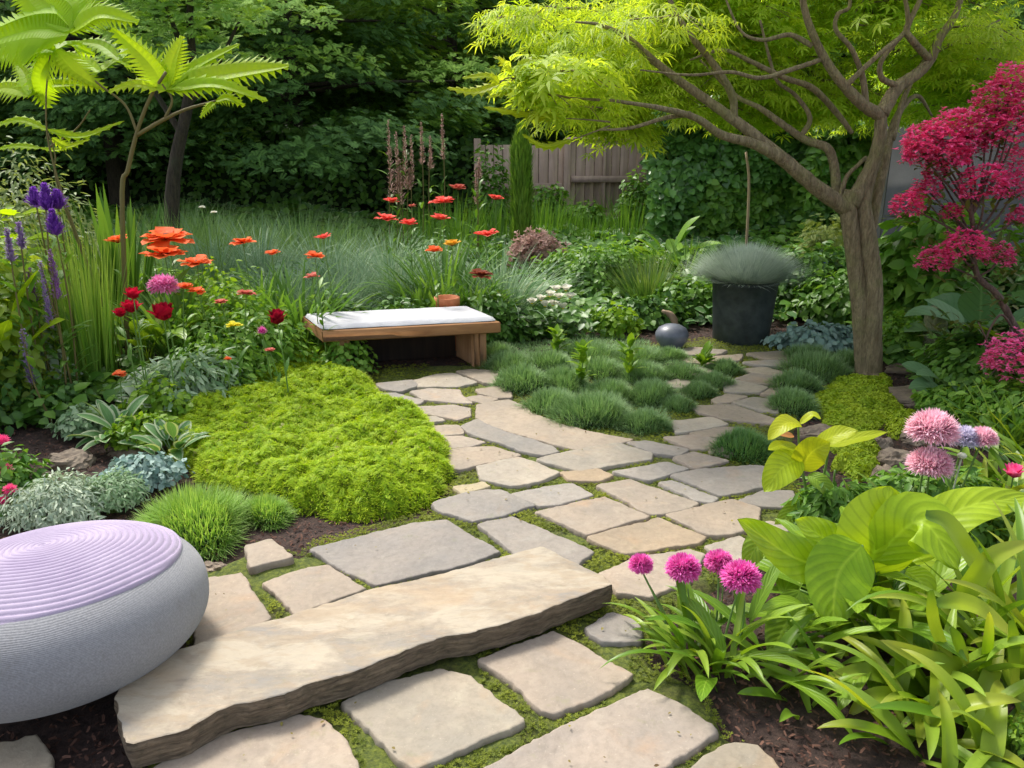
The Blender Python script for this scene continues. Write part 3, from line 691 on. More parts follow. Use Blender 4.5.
# ================================================================== BENCH
MT['bench'] = wood('bench_wood', (.30, .13, .045), (.46, .23, .09), False, 22); MT['benchleg'] = wood('bench_leg_wood', (.30, .15, .06), (.48, .26, .12), True, 22)
MT['darkwood'] = wood('dark_stained_wood', (.015, .010, .007), (.05, .03, .018), True, 20)  # near-black colour stands in for the shade under the bench
MT['cushion'] = plain('white_cushion_cloth', (.44, .44, .47), .9, (.53, .53, .55), 9, .5, .02, det=6)
def bench():
    zt = .385; FL = G(323, 326, zt); FR = G(495, 317.5, zt); ax = (FR-FL).normalized(); L = (FR-FL).length; dy = Vector((-.48, .877, 0)).normalized(); dep = .45
    c = (FL+FR)/2+dy*dep/2; c.z = 0; A = [list(ax), list(dy), [0, 0, 1]]
    r = thing('garden_bench', 'low backless wooden bench with a thin white cushion at the end of the path', 'bench', c)
    W = lambda u, v, z: np.array(list(c+ax*u+dy*v+Vector((0, 0, z))))
    g = Geo(); g.box(W(0, 0, .315), (L, dep, .05), A, .006); g.build('seat_board', MT['bench'], r)
    g = Geo(); g.box(W(0, -dep/2-.0225, .320), (L+.045, .04, .078), A, .006); g.build('front_apron', MT['bench'], r)
    g = Geo(); g.box(W(0, dep/2+.0225, .320), (L+.045, .04, .078), A, .006); g.build('rear_apron', MT['bench'], r)
    for s in (-1, 1):
        g = Geo(); g.box(W(s*(L/2+.002), 0, .320), (.035, dep, .078), A, .005); g.build('end_apron', MT['bench'], r)
        x = .435*L if s > 0 else -.40*L
        g = Geo(); g.box(W(x, 0, .145), (.055, dep-.05, .29), A, .006); g.build('leg', MT['benchleg'], r)
        g = Geo(); g.box(W(x-.045*s, -dep/2+.06, .144), (.035, .05, .286), A, .004); g.build('leg_batten', MT['benchleg'], r)
    g = Geo(); g.box(W(.017, dep/2-.03, .135), (L*.78, .02, .268), A, .004); g.build('rear_panel', MT['darkwood'], r)  # board added to shut out backlight, coloured as under-bench shade
    # cushion: soft slab with slightly puffed, irregular edge
    nu, nv = 60, 20; u = np.linspace(-1, 1, nu); v = np.linspace(-1, 1, nv); uu, vv = np.meshgrid(u, v, indexing='ij')
    ed = np.minimum((1-np.abs(uu))*L/2, (1-np.abs(vv))*dep/2); h = .026*np.clip(ed/.03, 0, 1)**.45+.004*vn(uu*6, vv*3, 4)
    sx = (L/2+.01)*np.sign(uu)*np.abs(uu)**.98; sy = (dep/2+.012)*vv; cw = .05*np.clip((np.abs(uu)*np.abs(vv)-.93)/.07, 0, 1)
    sx = sx*(1-cw*.4); sy = sy*(1-cw*.7)
    P = np.array(list(c))+sx[..., None]*np.array(list(ax))+sy[..., None]*np.array(list(dy)); P[..., 2] = .3615+h
    g = Geo(); g.grid(P); B = P.copy(); B[..., 2] = .3612; g.grid(B[:, ::-1]); g.build('cushion', MT['cushion'], r)
bench()

# ================================================================== POUF
def pouf_materials():
    m, t, p, out = nmat('pouf_knit'); tc = t.nodes.new('ShaderNodeTexCoord'); sp = t.nodes.new('ShaderNodeSeparateXYZ'); t.links.new(tc.outputs['Object'], sp.inputs[0])
    zz = math_(t, 'SINE', math_(t, 'MULTIPLY', math_(t, 'ADD', sp.outputs[2], math_(t, 'MULTIPLY', noise(t, 5, 3), .012)), 1500.)); nz = noise(t, 160, 4)
    c = mix(t, ramp(t, math_(t, 'ADD', math_(t, 'MULTIPLY', zz, .10), nz), [(.3, 0.), (.75, 1.)]), (.22, .22, .23), (.35, .35, .36))
    c = mix(t, ramp(t, noise(t, 3, 4), [(.4, 0.), (.7, .25)]), c, (.27, .26, .25)); c = mix(t, ramp(t, noise(t, 7, 7, .75), [(.58, 0.), (.74, .5)]), c, (.19, .17, .14))
    t.links.new(c, p.inputs['Base Color']); p.inputs['Roughness'].default_value = .9; p.inputs['Specular IOR Level'].default_value = .15
    p.inputs['Sheen Weight'].default_value = .2
    t.links.new(bump(t, math_(t, 'ADD', math_(t, 'MULTIPLY', zz, .25), nz), .40, .0025), p.inputs['Normal'])
    m2, t, p, out = nmat('lavender_coil'); a = t.nodes.new('ShaderNodeAttribute'); a.attribute_name = 'd'; s2 = t.nodes.new('ShaderNodeSeparateXYZ'); t.links.new(a.outputs['Vector'], s2.inputs[0])
    nz = noise(t, 220, 3); c = mix(t, ramp(t, noise(t, 4, 4), [(.35, 0.), (.7, 1.)]), (.34, .275, .385), (.455, .385, .49)); c = mix(t, math_(t, 'MULTIPLY', nz, .3), c, (.28, .22, .33)); c = mix(t, ramp(t, noise(t, 6, 7, .75), [(.56, 0.), (.74, .4)]), c, (.27, .23, .27))
    t.links.new(c, p.inputs['Base Color']); p.inputs['Roughness'].default_value = .88; p.inputs['Sheen Weight'].default_value = .25; p.inputs['Specular IOR Level'].default_value = .15
    t.links.new(bump(t, nz, .4, .002), p.inputs['Normal']); return m, m2
def pouf():
    from mathutils import Matrix
    m1, m2 = pouf_materials(); a, b = .445, .215; Cc = POUF_C
    r = thing('pouf', 'round pale grey knitted pouf with a lavender coiled top', 'pouf', Cc); M = Matrix.Rotation(R(-4), 3, 'Y')@Matrix.Rotation(R(-6), 3, 'X')
    def sup(th):                                          # superellipse profile
        e = .82; cs, sn = math.cos(th), math.sin(th); return a*math.copysign(abs(cs)**e, cs), b*math.copysign(abs(sn)**(e*1.05), sn)
    prof = [(.001, -b*.93), (.25, -b*.93)]+[sup(t) for t in np.linspace(R(-58), R(90), 60)]; prof[-1] = (.001, b)
    g = Geo(); g.lathe(prof, Cc, 128, M); g.build('body', m1, r)
    # coil: spiral ridge laid on the upper surface
    nr, nt = 230, 180; rr = np.linspace(.004, .375, nr)[:, None]; th = np.linspace(0, 2*PI, nt, endpoint=False)[None]
    pz = np.array([sup(t) for t in np.linspace(R(5), R(90), 200)]); base = np.interp(rr*np.ones_like(th), pz[::-1, 0], pz[::-1, 1])
    wob = 1+.03*np.sin(2*th+1)+.015*np.sin(5*th); ph = (rr/wob/.0185-th/(2*PI)); rid = np.abs(np.sin(ph*PI))**.55
    edge = np.clip((.375-rr)/.006, 0, 1)**.5
    z = base+.003+.0075*rid*edge*(.75+.25*smooth(rr/.1)); rw = rr*(1+.02*np.sin(2*th+1))
    Q = np.stack([rw*np.cos(th), rw*np.sin(th), z], -1)@np.array(M).T+np.array(list(Cc))
    g = Geo(); g.grid(Q[::-1].copy(), True); skirt = np.stack([rw[-1:]*np.cos(th), rw[-1:]*np.sin(th), base[-1:]-.01], -1)@np.array(M).T+np.array(list(Cc)); g.grid(np.concatenate([skirt, Q[-1:]], 0), True)
    g.build('coil_top', m2, r)
POUF_C = D(58, 617, 2.17); POUF_C.z = .225
pouf()

# ================================================================== POT, SPHERE, TERRACOTTA
MT['blackpot'] = plain('black_pot_clay', (.022, .030, .029), .6, (.048, .060, .056), 12, .25, .006)
c = G(740, 342); r_ = thing('plant_pot', 'tall black tapered plant pot standing at the end of the paving', 'plant pot', c); rp = .245
zt = D(740, 279, c.y).z
g = Geo(); g.lathe([(.001, 0), (rp*.86, 0), (rp*.90, .012), (rp*.97, zt*.5), (rp*1.04, zt*.93), (rp*1.07, zt*.94), (rp*1.08, zt*.985), (rp*1.05, zt), (rp*.97, zt), (rp*.95, zt*.9), (.001, zt*.9)], c, 56); g.build('body', MT['blackpot'], r_)
g = Geo(); g.lathe([(.001, zt*.925), (rp*.948, zt*.915)], c, 30); g.build('potting_soil', MT['soil'], r_)
pl = thing('potted_lavender', 'wide mop of silvery grey-green foliage growing from the black pot', 'plant', c+Vector((0, 0, zt*.9)))
g = Geo(); n = 9000; az = U(0, 2*PI, n); q = U(0, 1, n)
base = np.stack([c.x+np.cos(az)*q*.2, c.y+np.sin(az)*q*.2, np.full(n, zt*.97)], -1); g.blades(base, az+U(-.5, .5, n), .12+q*1.15+U(-.18, .18, n), U(.22, .42, n)*(.75+.25*q), .0032, U(-.1, .35, n), S=5)
g.build('foliage', MT['silverfine'] if 'silverfine' in MT else LM('silver_lavender_blade', (.22, .30, .22), (.42, .49, .40), tr=.3, rough=.6), pl)

MT['glaze'] = plain('grey_glaze', (.09, .10, .13), .4, (.15, .16, .20), 9, .08, .002, spec=.6)
c = G(671, 351); g = Geo(); s = .13
g.lathe([(.001, 0), (s*.5, 0), (s*.56, .01), (s*.64, .04), (s*.92, .09), (s*1.0, .125), (s*.98, .15), (s*.82, .185), (s*.5, .208), (s*.2, .217), (.001, .22)], c, 48)
tag(g.build('stone_ornament', MT['glaze'], origin=c), 'smooth dark grey turnip-shaped garden ornament left of the black pot', 'ornament')
g = Geo(); cc = G(690, 345)+Vector((-.03, .42, 0)); g.tube([cc, cc+Vector((-.02, .0, .08)), cc+Vector((-.05, 0, .15)), cc+Vector((-.13, 0, .19))], [.04, .035, .03, .012], 9, knob=.3)
tag(g.build('driftwood', MT['post'], origin=cc), 'small tan driftwood stub behind the grey ornament', 'driftwood')
MT['terra'] = plain('terracotta', (.42, .13, .05), .8, (.55, .2, .09), 14, .2, .004)
c = D(447, 303, 6.14); c.z = 0; zt = D(447, 297, 6.14).z; g = Geo(); g.lathe([(.001, 0), (.07, 0), (.095, zt*.85), (.10, zt*.86), (.10, zt), (.085, zt), (.075, zt*.7), (.001, zt*.7)], c, 32)
tag(g.build('terracotta_pot', MT['terra'], origin=c), 'terracotta pot showing its rim behind the bench cushion', 'plant pot')

# ================================================================== ROCKS
def rock(px, w, h, label, z=None, dd=.75):
    c = G(*px); c.z = float(gz(c.x, c.y)); k = math.hypot(c.x, c.y, CAMZ)/FPX; a = w*k/2; H = h*k; s = rng.integers(999)
    th = np.linspace(0, 2*PI, 28, endpoint=False)[None]; ph = np.linspace(-.5, PI/2, 12)[:, None]
    X = np.cos(ph)**.7*np.cos(th); Y = np.cos(ph)**.7*np.sin(th); Z = np.sin(ph)*np.ones_like(th)
    nse = 1+.45*(vn(X*2.2+7, Y*2.2+Z*1.7+3, s)-.5)+.2*(vn(X*6+9, Y*6+Z*5, s+1)-.5); Zc = np.minimum(Z, .8+.06*vn(X*4, Y*4, s))
    g = Geo(); g.grid(np.stack([c.x+X*a*nse, c.y+Y*a*dd*nse, c.z+Zc*H*nse], -1)[::1], True); b = len(g.V[0]); g.raw(np.zeros((0, 3)), np.arange(b-28, b)-g.n, [28])
    tag(g.build('rock', MT['rock'], smoothf=False, origin=c), label, 'rock', 'rocks edging the beds'); return c
rock((214, 571), 26, 9, 'flat brown rock on the mulch beside the pouf')
rock((891, 466), 34, 16, 'tan rock behind the pink pompon flowers, in the middle of the heap')
rock((880, 448), 20, 12, 'small squarish rock at the top left of the heap by the golden creeper')
rock((893, 489), 44, 20, 'broad brown rock lowest in the heap behind the chartreuse leaves')
rock((920, 441), 34, 8, 'flat mossy rock behind the pink pompon flowers')
rock((818, 436), 38, 9, 'salmon-orange rock beside the golden-leaved plant')
rock((915, 400), 60, 9, 'long dark rock in the mulch right of the maple')
rock((910, 375), 44, 7, 'reddish flat rock in the mulch near the pale stump')
rock((140, 452), 50, 12, 'dark brown rock under the small striped hostas')
rock((72, 465), 40, 12, 'low dark rock in the left bed near the pink salvia')

# leaf litter and crumbs on the paving
n = 420; x, y = sample_poly(PATH, n); on = np.zeros(n, bool)
for P in STONES: on |= inpoly(P, x, y)
g = Geo(); k = on & (vn(x*3, y*3, 55) > .35); x, y = x[k], y[k]; nr = np.stack([rng.normal(0, .2, len(x)), rng.normal(0, .2, len(x)), np.ones(len(x))], -1)
g.scatter(T_LEAF, np.stack([x, y, np.full(len(x), .054)], -1), nr, U(.006, .018, len(x)), m=0)
tag(g.build('leaf_litter', [MT['litter']]), 'scattered tiny fallen leaves and crumbs on the paving', 'leaf litter', kind='stuff')

# ================================================================== PLANT BUILDERS
def at(px, Y=None, z=None):
    """ground point under a pixel; with Y, the point at that depth"""
    p = G(*px) if Y is None else D(px[0], px[1], Y)
    p.z = float(gz(p.x, p.y)); return p
def ztop(px, Y): return D(px[0], px[1], Y).z
def grass(name, label, c, n, ln, w, mat, rad=.1, spread=.35, bend=(.4, 1.1), S=5, fold=0, cat='grass clump', group=None, prof=None, K=1, lean=0):
    r = thing(name, label, cat, c, group); az = U(0, 2*PI, n); q = np.sqrt(U(0, 1, n)); g = Geo()
    b = np.stack([c.x+np.cos(az)*q*rad, c.y+np.sin(az)*q*rad, gz(c.x+np.cos(az)*q*rad, c.y+np.sin(az)*q*rad)-.005], -1)
    g.blades(b, az+U(-.6, .6, n), q*spread+U(-.06, .06, n), U(ln*.6, ln, n), w, U(bend[0], bend[1], n)*(.4+.6*q), S=S, K=K, fold=fold, prof=prof, tw=U(-.6, .6, n), pw=1.8)
    g.build('leaves', MT[mat], r); return r
def cushion(px, w, h, label, mat='fescue_b', n=2600, name='fescue_mound', group='blue-green fescue mounds', bl=.055, bw=.0028, lim=False, zoff=0):
    c = G(*px); k = math.hypot(c.x, c.y, CAMZ)/FPX; a = w*k*U(.55, .66); H = h*k*U(.55, .82); c.y += a*.55; c.z = float(gz(c.x, c.y))
    r = thing(name, label, 'grass mound', c, group); az = U(0, 2*PI, n); sn = U(0, 1, n); th = np.arcsin(sn)
    s0 = rng.integers(99); wob = 1+.4*(vn(np.cos(az)*2+5, np.sin(az)*2+5, s0)-.5)*np.cos(th)*2; core = .72
    dx = np.cos(th)*np.cos(az)*wob; dy = np.cos(th)*np.sin(az)*wob; dz = np.sin(th)
    b = np.stack([c.x+dx*a*core, c.y+dy*a*core*.85, c.z+dz*H*core*(1+.25*(vn(dx*3+9, dy*3+9, s0+1)-.5))], -1)
    tilt = (PI/2-th)*.85+rng.normal(0, .38, n); L = U(.4, 1.1, n)*max(bl, a*.38)
    g = Geo(); g.blades(b, az+rng.normal(0, .35, n), tilt, L, bw, U(-.3, .5, n), S=3); g.build('leaves', MT[mat], r)
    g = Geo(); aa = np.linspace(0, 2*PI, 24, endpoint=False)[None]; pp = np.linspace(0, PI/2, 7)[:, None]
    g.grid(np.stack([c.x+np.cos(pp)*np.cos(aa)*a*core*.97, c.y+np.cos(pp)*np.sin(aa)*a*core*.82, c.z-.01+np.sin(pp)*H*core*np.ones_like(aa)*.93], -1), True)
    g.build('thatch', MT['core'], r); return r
def leafy(name, label, c, rx, ry, h, n, T, size, mat, cat='plant', group=None, up=.6, low=.08, stems=10, droop=0, topbias=.5, tangle=.5, stemmat='stem'):
    r = thing(name, label, cat, c, group); az = U(0, 2*PI, n); sn = U(-.1, 1, n); rad = U(tangle, 1, n)
    s0 = rng.integers(99); wob = 1+.5*(vn(np.cos(az)*2.5+5, np.sin(az)*2.5+sn*2, s0)-.5)+.35*(vn(np.cos(az)*6+5, np.sin(az)*6+sn*5, s0+3)-.5)
    cs = np.sqrt(1-np.clip(sn, 0, 1)**2); P = np.stack([c.x+np.cos(az)*cs*rad*rx*wob, c.y+np.sin(az)*cs*rad*ry*wob, c.z+low+np.clip(sn, -.1, 1)*rad*h*wob], -1)
    nr = np.stack([np.cos(az)*cs*.6+rng.normal(0, .3, n), np.sin(az)*cs*.6+rng.normal(0, .3, n), np.full(n, up)+rng.normal(0, .2, n)], -1)
    g = Geo(); g.scatter(T, P, nr, U(.65, 1.15, n)*size, az=az+rng.normal(0, .6, n)); g.build('leaves', MT[mat], r)
    if stems:
        g = Geo()
        for i in rng.integers(0, n, stems):
            e = P[i]; g.tube([(c.x+U(-.2, .2)*rx, c.y+U(-.2, .2)*ry, c.z-.01), ((c.x+e[0])/2, (c.y+e[1])/2, c.z+(e[2]-c.z)*.6), e], [.006, .004, .002], 5)
        g.build('stems', MT[stemmat], r)
    return r
def mound(name, label, px, H, n, mat, edge=.12, bl=.035, bw=.0035, lump=6, cat='ground cover plant', T=None, ts=.02, core='corel', sp=.75, group=None, spr=0, holes=0.0):
    P0 = crom([G(*p) for p in px]+[G(*px[0])], len(px)*6)[:-1]; cc_ = P0.mean(0); q_ = P0-cc_; P = [Vector(p) for p in (P0+unit(q_)*((vn(P0[:, 0]*9, P0[:, 1]*9, 77)-.5)*.10+(vn(P0[:, 0]*26, P0[:, 1]*26, 78)-.5)*.06*min(1, H/.1))[:, None])]; c = sum(P, Vector())/len(P); c.z = float(gz(c.x, c.y)); s0 = rng.integers(99)
    r = thing(name, label, cat, c, group)
    def hz(x, y):
        d = dpoly(P, x, y)*np.where(inpoly(P, x, y), 1, -1); e = np.clip(d/edge, 0, 1)
        return gz(x, y)-.01+(H*np.sqrt(1-(1-e)**2)*(.58+.55*vn(x*lump, y*lump, s0))+.042*np.minimum(e*2, 1)*(vn(x*lump*3.3, y*lump*3.3, s0+1)-.4)*min(1, H/.1)+.012*vn(x*50, y*50, s0+2)*np.minimum(e*3, 1))
    A = np.array([list(p) for p in P]); lo, hi = A.min(0), A.max(0)
    X, Y = np.meshgrid(np.arange(lo[0], hi[0], .02), np.arange(lo[1], hi[1], .02), indexing='ij'); Z = hz(X, Y)-.012
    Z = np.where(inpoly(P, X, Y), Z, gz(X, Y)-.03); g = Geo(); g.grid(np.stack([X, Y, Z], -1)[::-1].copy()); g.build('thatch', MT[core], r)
    x, y = sample_poly(P, n)
    if holes: kk = vn(x*5, y*5, s0+8) > holes; x, y = x[kk], y[kk]; n = len(x)
    z = hz(x, y); e = .008; nx = -(hz(x+e, y)-hz(x-e, y))/(2*e); ny = -(hz(x, y+e)-hz(x, y-e))/(2*e)
    dv = unit(np.stack([nx*.9+rng.normal(0, sp, n), ny*.9+rng.normal(0, sp, n), np.ones(n)], -1)); rn = np.clip(vn(x*14, y*14, s0+5)*.8+U(-.1, .35, n), 0, 1)
    g = Geo(); base = np.stack([x, y, z-.012], -1)
    if T is None: g.blades(base, np.arctan2(dv[:, 1], dv[:, 0]), np.arccos(np.clip(dv[:, 2], -1, 1)), U(.5, 1.1, n)*bl, bw, U(.1, 1.1, n), S=2, rnd=rn)
    else: g.scatter(T, base+np.array([0, 0, .012]), dv, U(.6, 1.2, n)*ts, rnd=rn)
    if spr: k2 = rng.integers(0, n, spr); g.scatter(T_FINE, base[k2]+np.array([0, 0, .014]), unit(np.stack([nx[k2]+rng.normal(0, .5, spr), ny[k2]+rng.normal(0, .5, spr), np.ones(spr)], -1)), U(.03, .06, spr), rnd=rn[k2])
    g.build('leaves', MT[mat], r); return r
def disc_flower(root, c, rad, mat, n=9, tilt=1.35, name='flower_head', cent='brownp', dirz=None, cup=.2):
    """a poppy-like head: overlapping broad petals opening from c"""
    g = Geo(); c = np.array(list(c)); a0 = U(0, 6.28); ta = U(.02, .13)
    for lay in range(2):
        k = n-lay*2; az = np.arange(k)*2*PI/k+lay*.4+U(-.15, .15, k)
        g.blades(np.repeat((c+[0, 0, .004*lay])[None], k, 0), az, tilt-.25*lay+ta*np.cos(az-a0)+U(-.16, .16, k), rad*U(.82, 1.12, k)*(1-.2*lay), rad*.44, U(-.1, .35, k), S=6, K=4, prof=P_ROUND, fold=cup, wave=.12)
    h = g.build(name, MT[mat], root)
    g = Geo(); th = np.linspace(0, PI, 6); g.lathe([(max(.0005, rad*.17*math.sin(t)), -rad*.12*math.cos(t)+rad*.1) for t in th], c, 10); g.build('flower_centre', MT[cent], h); return h
def pompom(root, c, rad, mat, n=900, flat=1.0, low=-.45, name='flower_head', w=.06, ax=(0, 0, 1), calyx=True, m2=None):
    rad = rad*.86
    g = Geo(); c = np.array(list(c)); i = np.arange(n)+.5; cz = 1-(1-low)*i/n; ph = i*2.39996+U(-.2, .2, n); tl = np.arccos(np.clip(cz, -1, 1))
    q = rad*U(.45, .72, n); L = rad*(.62+.12*U(-1, 1, n)); b = np.stack([c[0]+np.cos(ph)*np.sin(tl)*q, c[1]+np.sin(ph)*np.sin(tl)*q, c[2]+np.cos(tl)*q*flat], -1)
    lz = np.sqrt(np.sin(tl)**2+(np.cos(tl)*flat)**2); g.blades(b, ph+rng.normal(0, .35, n), np.arctan2(np.sin(tl), np.cos(tl)*flat)+rng.normal(0, .22, n), L*.78*lz, rad*w, U(-.6, .8, n), S=3, K=1, prof=lambda t: (.35+1.1*t)*(1-t**5)+.05)
    g.lathe([(max(.0004, rad*.6*math.sin(t)), rad*.6*flat*math.cos(t)) for t in np.linspace(0, math.acos(max(-1, low)), 8)], c, 18)
    h = g.build(name, MT[mat], root)
    if calyx:
        g = Geo(); g.lathe([(.001, -rad*.55*flat), (rad*.28, -rad*.45*flat), (rad*.36, -rad*.15*flat), (rad*.3, 0), (.001, rad*.1)], c, 14); g.build('calyx', MT['stem'], h)
    return h
def rose(root, c, rad, mat, name='flower_head', n=4, cup=1.0):
    g = Geo(); c = np.array(list(c))
    for lay in range(n):
        k = 5+lay; f = (lay+1)/n; az = np.arange(k)*2*PI/k+lay*.7+U(-.2, .2, k)
        g.blades(np.repeat((c+[0, 0, -rad*.55])[None], k, 0), az, (.25+.55*f)*cup+U(-.08, .08, k), rad*(1.25+.15*f), rad*(.38+.22*f), -.55+U(-.2, .9, k)*f, S=6, K=4, prof=P_HEART, fold=.35, wave=.1, pw=1)
    return g.build(name, MT[mat], root)
def stem(root, a, b, r=.004, mat='stem', bow=.03, leaves=0, lm='mid', lsz=.09):
    a = np.array(list(a)); b = np.array(list(b)); m = (a+b)/2+np.array([U(-bow, bow), U(-bow, bow), 0]); g = Geo(); g.tube([a, m, b], [r*1.3, r, r*.8], 6, 10)
    st = g.build('stem', MT[mat], root)
    if leaves:
        t = U(.05, .8, leaves); P = a+(b-a)*t[:, None]; g = Geo(); g.blades(P, U(0, 6.28, leaves), U(.4, 1.1, leaves), U(.6, 1.2, leaves)*lsz, lsz*.12, U(.3, 1.2, leaves), S=4, K=2, prof=P_OVATE, fold=.2)
        g.build('leaves', MT[lm], root)
    return st
def flower(kind, px, z, wpx, mat, label, name='poppy', cat='flower', group=None, flat=1.0, leaves=7, Y=None, lsz=.12, tilt=1.35, rs=.004, **kw):
    head = G(px[0], px[1], z) if Y is None else D(px[0], px[1], Y); k = (head-Vector((0, 0, CAMZ))).length/FPX; rad = wpx*k*.9
    base = Vector((head.x+U(-.06, .06), head.y+U(-.04, .08), 0)); base.z = float(gz(base.x, base.y))
    r = thing(name, label, cat, base, group)
    stem(r, base, head-Vector((0, 0, rad*.1)), rs, leaves=leaves, lsz=lsz)
    if kind == 'disc': disc_flower(r, head, rad, mat, tilt=tilt, **kw)
    elif kind == 'pom': pompom(r, head, rad, mat, flat=flat, **kw)
    else: rose(r, head, rad, mat, **kw)
    return r

def frond(g, P, w, hint, teeth=11, body=.40, rnd=None):
    """a leaf arm with a fused blade and a comb of pointed side lobes"""
    n = teeth*2+1; Q = crom(P, n); T = unit(np.gradient(Q, axis=0)); sd = unit(np.cross(T, np.array(hint, float))); nr = np.cross(sd, T); t = np.linspace(0, 1, n)
    ww = w*np.clip(t*3.2+.25, 0, 1)*(1-t**2.2)**.7+w*.05; r = random.random()
    for s_ in (-1, 1):
        V = []; Dv = []; F = []
        for i in range(n): V += [Q[i], Q[i]+sd[i]*s_*ww[i]*body+nr[i]*ww[i]*.12]; Dv += [(r, t[i], 0), (r, t[i], .5)]
        for i in range(n-1): F.append((2*i, 2*i+1, 2*i+3, 2*i+2) if s_ < 0 else (2*i, 2*i+2, 2*i+3, 2*i+1))
        for k in range(teeth):
            i0 = 2*k; L = ww[i0+1]*U(.85, 1.15); tip = Q[i0+1]+sd[i0+1]*s_*L+T[i0+1]*L*.42-nr[i0+1]*L*.12; b = len(V)
            mid = (V[2*i0+1]+V[2*(i0+2)+1])/2*.45+tip*.55; V += [mid-T[i0]*w*.055, tip, mid+T[i0]*w*.055]; Dv += [(r, t[i0], .8), (r, t[i0], 1), (r, t[i0], .8)]
            F.append((2*i0+1, b, b+1, b+2, 2*(i0+2)+1))
        g.add(V, F, Dv)

# ================================================================== MAPLE BY THE PATH
def maple():
    Y0 = G(868, 380).y; base = G(868, 380)
    r = thing('maple_tree', 'multi-stemmed Japanese maple with glowing yellow-green leaves leaning over the path', 'tree', base)
    L = lambda pts: [D(a, b, Y0+dy) for a, b, dy in pts]
    bark = MT['bark']
    def lim(name, pts, rad, par=r, sides=10, knob=.14): 
        g = Geo(); g.tube(L(pts), rad, sides, len(pts)*6, knob=knob); return g.build(name, bark, par)
    g = Geo()                                              # two fused stems
    g.tube(L([(864, 386, .02), (862, 340, .02), (858, 290, 0), (852, 240, 0), (848, 207, 0), (852, 190, 0)]), [.058, .056, .054, .052, .054, .044], 14, 40, knob=.10)
    g.tube(L([(873, 386, .0), (873, 330, -.02), (873, 280, -.02), (867, 235, .0), (863, 205, .03), (868, 180, .04), (876, 160, .05)]), [.062, .060, .060, .058, .052, .046, .040], 14, 44, knob=.10)
    for a, l in ((2.6, .12), (.4, .10), (-1.2, .11), (-2.6, .10)):
        g.tube([(base.x, base.y, .05), (base.x+math.cos(a)*l*.6, base.y+math.sin(a)*l*.8, .03), (base.x+math.cos(a)*l*1.5, base.y+math.sin(a)*l*1.5, -.03)], [.05, .03, .015], 8)
    g.build('trunk', bark, r)
    a = lim('limb', [(848, 209, 0), (817, 188, -.05), (781, 158, -.12), (751, 143, -.2), (722, 135, -.3), (696, 118, -.4), (660, 108, -.6), (610, 100, -.7)], [0.056, 0.048, 0.0416, 0.0304, 0.0256, 0.0208, 0.0144, 0.008])
    lim('branch', [(786, 161, -.12), (745, 128, -.1), (712, 104, -.1), (684, 84, -.15), (655, 62, -.2), (628, 38, -.3), (600, 25, -.3), (575, 22, -.3)], [0.04, 0.0336, 0.0288, 0.0256, 0.0224, 0.016, 0.0112, 0.0048], a)
    lim('branch', [(734, 118, -.1), (732, 95, -.1), (712, 62, -.15), (690, 35, -.2), (672, 5, -.2), (660, -30, -.2), (640, -60, -.2)], [0.024, 0.024, 0.0208, 0.0176, 0.0144, 0.0112, 0.008], a)
    lim('branch', [(690, 114, -.4), (665, 118, -.5), (630, 128, -.6), (600, 130, -.7)], [0.016, 0.0128, 0.0096, 0.0048], a)
    b = lim('limb', [(850, 205, 0), (861, 187, .02), (873, 162, .02), (880, 138, 0), (881, 112, 0)], [0.056, 0.048, 0.0416, 0.0392, 0.0368])
    lim('branch', [(881, 116, 0), (861, 103, -.05), (838, 78, -.1), (820, 50, -.1), (806, 15, -.15), (798, -30, -.2), (780, -90, -.2)], [0.04, 0.036, 0.0288, 0.024, 0.02, 0.016, 0.0096], b)
    lim('branch', [(881, 114, 0), (897, 88, .05), (914, 76, .08), (929, 62, .1), (940, 38, .12), (955, 15, .15), (966, -20, .2), (985, -80, .3)], [0.0464, 0.0416, 0.0368, 0.0304, 0.0256, 0.0208, 0.016, 0.0096], b)
    lim('branch', [(930, 60, .1), (912, 40, .0), (907, 28, 0), (920, 0, 0), (935, -40, 0)], [0.024, 0.0208, 0.0192, 0.0144, 0.008], b)
    lim('branch', [(898, 86, .04), (882, 78, 0), (881, 62, 0), (896, 42, 0), (908, 25, 0), (903, -10, 0), (890, -60, 0)], [0.0208, 0.0176, 0.0144, 0.0144, 0.016, 0.0112, 0.008], b)
    lim('branch', [(845, 87, -.1), (860, 72, -.1), (884, 50, -.1), (902, 36, 0)], [0.0176, 0.016, 0.0144, 0.0128], b)
    lim('branch', [(866, 104, -.05), (862, 75, -.05), (851, 48, -.1), (836, 30, -.1), (838, 14, -.1), (850, 5, -.1), (845, -30, -.1)], [0.0208, 0.0176, 0.0144, 0.0128, 0.012, 0.0104, 0.008], b)
    c = lim('limb', [(870, 230, .08), (876, 200, .12), (884, 165, .18), (892, 130, .25), (902, 108, .3), (918, 96, .4), (932, 116, .5)], [0.04, 0.036, 0.0304, 0.0256, 0.0208, 0.0144, 0.0064])
    lim('branch', [(892, 140, .22), (905, 95, .3), (925, 60, .4), (950, 45, .5), (1000, 20, .6)], [0.0208, 0.0176, 0.0144, 0.0112, 0.0064], c)
    d = lim('limb', [(843, 205, .05), (837, 192, .1), (834, 165, .15), (827, 148, .15), (806, 140, .2), (785, 126, .2), (760, 108, .25), (735, 95, .3), (700, 60, .3)], [0.036, 0.0336, 0.0304, 0.0288, 0.0256, 0.0224, 0.0176, 0.0144, 0.0064])
    lim('branch', [(852, 133, .2), (836, 112, .2), (812, 88, .15), (785, 78, .1), (752, 62, .1), (722, 50, .1), (690, 60, 0)], [0.0144, 0.0192, 0.0208, 0.0176, 0.0144, 0.0112, 0.0048], d)
